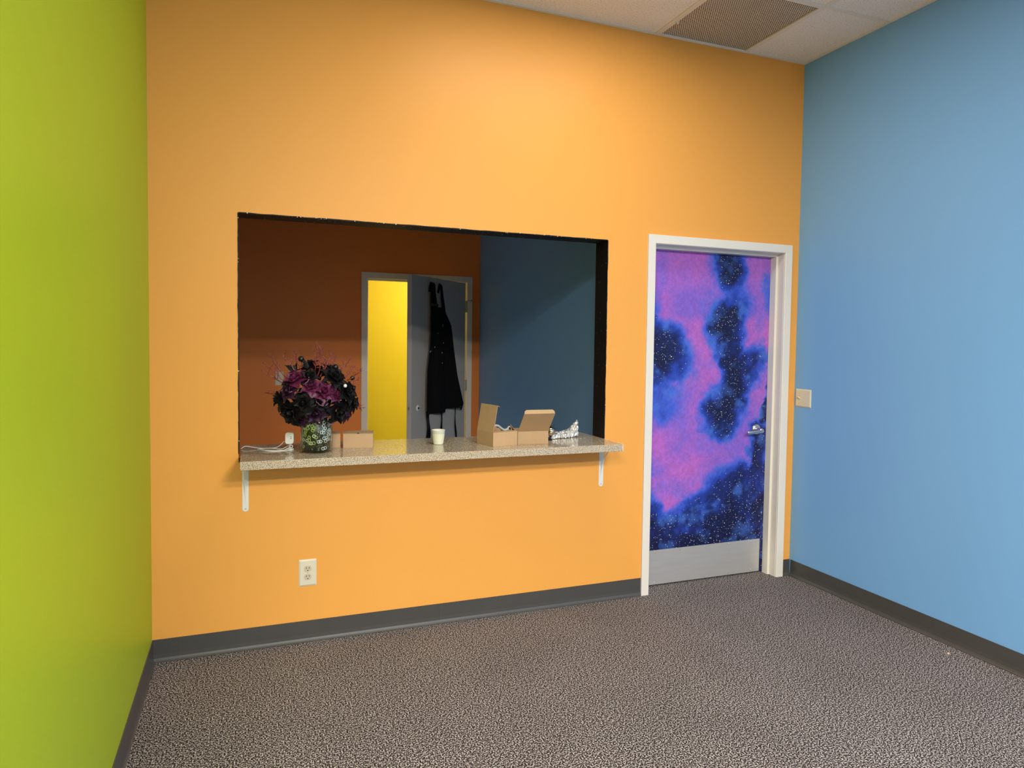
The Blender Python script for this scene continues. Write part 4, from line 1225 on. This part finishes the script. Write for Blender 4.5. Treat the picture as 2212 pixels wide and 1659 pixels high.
def leafthing(u, v, direc, sc, label, depth=0.3):
    pos = fpos(u, v, depth)
    lf = empty('artificial_leaf'); lf.matrix_world = Matrix.Translation(pos) @ rot_to(direc, 0.6)
    tag(lf, label, 'leaf', 'black leaves in the bouquet')
    for k, az in enumerate((0, 1.5, -1.5)):
        o = link('leaf_blade', LEAFM, lf); o.matrix_basis = Matrix.Rotation(az, 4, 'Z') @ Matrix.Rotation(-0.75 if k else -0.25, 4, 'X') @ Matrix.Scale(sc * (1 if k == 0 else .8), 4)
    inv = lf.matrix_world.inverted()
    MB().tube(smoothpath([Vector((0, 0, 0.004)), inv @ pos.lerp(STEMTO, 0.5), inv @ STEMTO], 4), 0.0013, 5).build('stem', 'black_leaf', lf)
leafthing(640, 800, (-0.7, -0.2, 0.7), 0.95, 'black leaves reaching up at the left above the magenta rose')
leafthing(660, 797, (0.2, -0.3, 1), 0.85, 'black leaf standing at the top between two roses')
leafthing(716, 806, (-0.3, -0.4, 0.9), 0.7, 'black leaves under the right berry')
leafthing(640, 900, (0.1, -0.7, -0.8), 0.7, 'black leaf pointing down at the lower left', 0.8)
leafthing(706, 898, (0.2, -0.6, -0.8), 0.7, 'black leaf hanging over the right of the vase rim', 0.9)
leafthing(668, 880, (-0.2, -0.9, 0.1), 0.7, 'black leaf beside the plum rose on the rim', 0.95)
def berry(u, v, r, mat, label, cat, depth):
    pos = fpos(u, v, depth)
    b = empty(cat, pos); tag(b, label, 'berry' if cat == 'berry' else 'bead')
    MB().lathe(sphere_pts(r), 20).build('ball', mat, b, smooth=True)
    MB().tube(smoothpath([(0, 0, -r * 0.6), (STEMTO - pos) * 0.5, STEMTO - pos], 5), 0.0012, 5).build('stem', 'black_leaf', b)
berry(651, 775, 0.0135, 'berry', 'glossy black berry standing out at the upper left', 'berry', 0.2)
berry(724.5, 792, 0.0145, 'berry', 'glossy black berry at the top right of the bouquet', 'berry', 0.6)
berry(762, 815, 0.011, 'berry', 'glossy black berry near the right edge beside the red twigs', 'berry', 0.7)
berry(741, 829, 0.0085, 'bead', 'white bead on the large black rose', 'bead', 1.12)
# red twigs
def twig(root, tip, label, branches=5, r=0.0016, seed=0):
    rnd = random.Random(seed)
    t = empty('twig', root); tag(t, label, 'twig', 'red glitter twigs in the bouquet')
    root, tip = Vector(root), Vector(tip)
    L = (tip - root).length
    def curvy(a, b, n, am):
        return [a.lerp(b, k / n) + (Vector((rnd.uniform(-1, 1), rnd.uniform(-1, 1), rnd.uniform(-.6, .6))) * am if 0 < k < n else Vector()) for k in range(n + 1)]
    main = smoothpath(curvy(Vector(), tip - root, 5, L * 0.045), 4)
    MB().tube(main, [r * (1 - 0.6 * i / (len(main) - 1)) for i in range(len(main))], 5).build('branch', 'twig', t, smooth=True)
    for k in range(branches):
        i = int(len(main) * (0.3 + 0.6 * k / max(1, branches)))
        a = main[min(i, len(main) - 1)]
        side = 1 if k % 2 else -1
        d = (tip - root).normalized()
        out = Vector((side * rnd.uniform(.4, 1.0), rnd.uniform(-.5, .5), rnd.uniform(.2, .7)))
        e = a + (d * 0.6 + out).normalized() * L * rnd.uniform(0.18, 0.34)
        pth = smoothpath(curvy(a, e, 3, L * 0.025), 4)
        MB().tube(pth, [r * 0.62 * (1 - 0.6 * q / (len(pth) - 1)) for q in range(len(pth))], 5).build('branch', 'twig', t, smooth=True)
        if rnd.random() < 0.7:
            m_ = pth[len(pth) // 2]
            e2 = m_ + (d * 0.8 - out * 0.3 + Vector((rnd.uniform(-.4, .4), 0, .4))).normalized() * L * 0.13
            MB().tube(smoothpath([m_, m_.lerp(e2, .5) + Vector((rnd.uniform(-.003, .003), 0, .002)), e2], 3), r * 0.4, 5).build('branch', 'twig', t, smooth=True)
TW = [((620, 815), (585, 768), 'red twig spreading up at the left edge'), ((615, 820), (576, 785), 'red twig spreading left below the first'), ((622, 830), (570, 800), 'lowest red twig spreading left'),
      ((645, 805), (608, 762), 'red twig beside the upper left berry'), ((650, 800), (638, 756), 'red twig above the upper left berry'), ((680, 810), (684, 747), 'tallest red twig at the top middle'),
      ((684, 812), (695, 748), 'second tallest red twig at the top middle'), ((690, 812), (722, 763), 'red twig leaning right from the top middle'), ((676, 815), (672, 785), 'short red twig at the top middle'),
      ((715, 812), (726, 767), 'red twig behind the right berry'), ((730, 808), (763, 772), 'red twig reaching up right'), ((745, 815), (768, 790), 'red twig right of the top right rose'),
      ((750, 820), (784, 798), 'red twig at the right edge'), ((758, 830), (783, 815), 'lower red twig at the right edge'), ((765, 860), (786, 888), 'red twig drooping at the lower right'),
      ((605, 850), (574, 845), 'short red twig pointing left at mid height'), ((717, 895), (722, 912), 'small red twig hanging beside the vase'), ((708, 815), (705, 775), 'red twig between the middle and the right berry')]
for k, (a, b, lb) in enumerate(TW):
    ra = fpos(a[0], a[1], 0.35); tb_ = fpos(b[0], b[1], 0.0) + Vector((0, random.uniform(-.05, .03), 0))
    twig(ra, tb_, lb, 7 if (Vector(a) - Vector(b)).length > 32 else 5, 0.0030, 40 + k)

# tiny scrap on the carpet
tag(MB().add([(0, 0, .0008), (.016, .003, .0012), (.014, .010, .0045), (.002, .007, .003), (0, 0, .0016), (.016, .003, .002), (.014, .010, .0053), (.002, .007, .0038)], [(3, 2, 1, 0), (4, 5, 6, 7), (0, 1, 5, 4), (1, 2, 6, 5), (2, 3, 7, 6), (3, 0, 4, 7)]).build('paper_scrap', 'scrap'),
    'tiny pinkish scrap on the carpet beside the blue wall', 'scrap').location = (3.47, -1.156, 0)
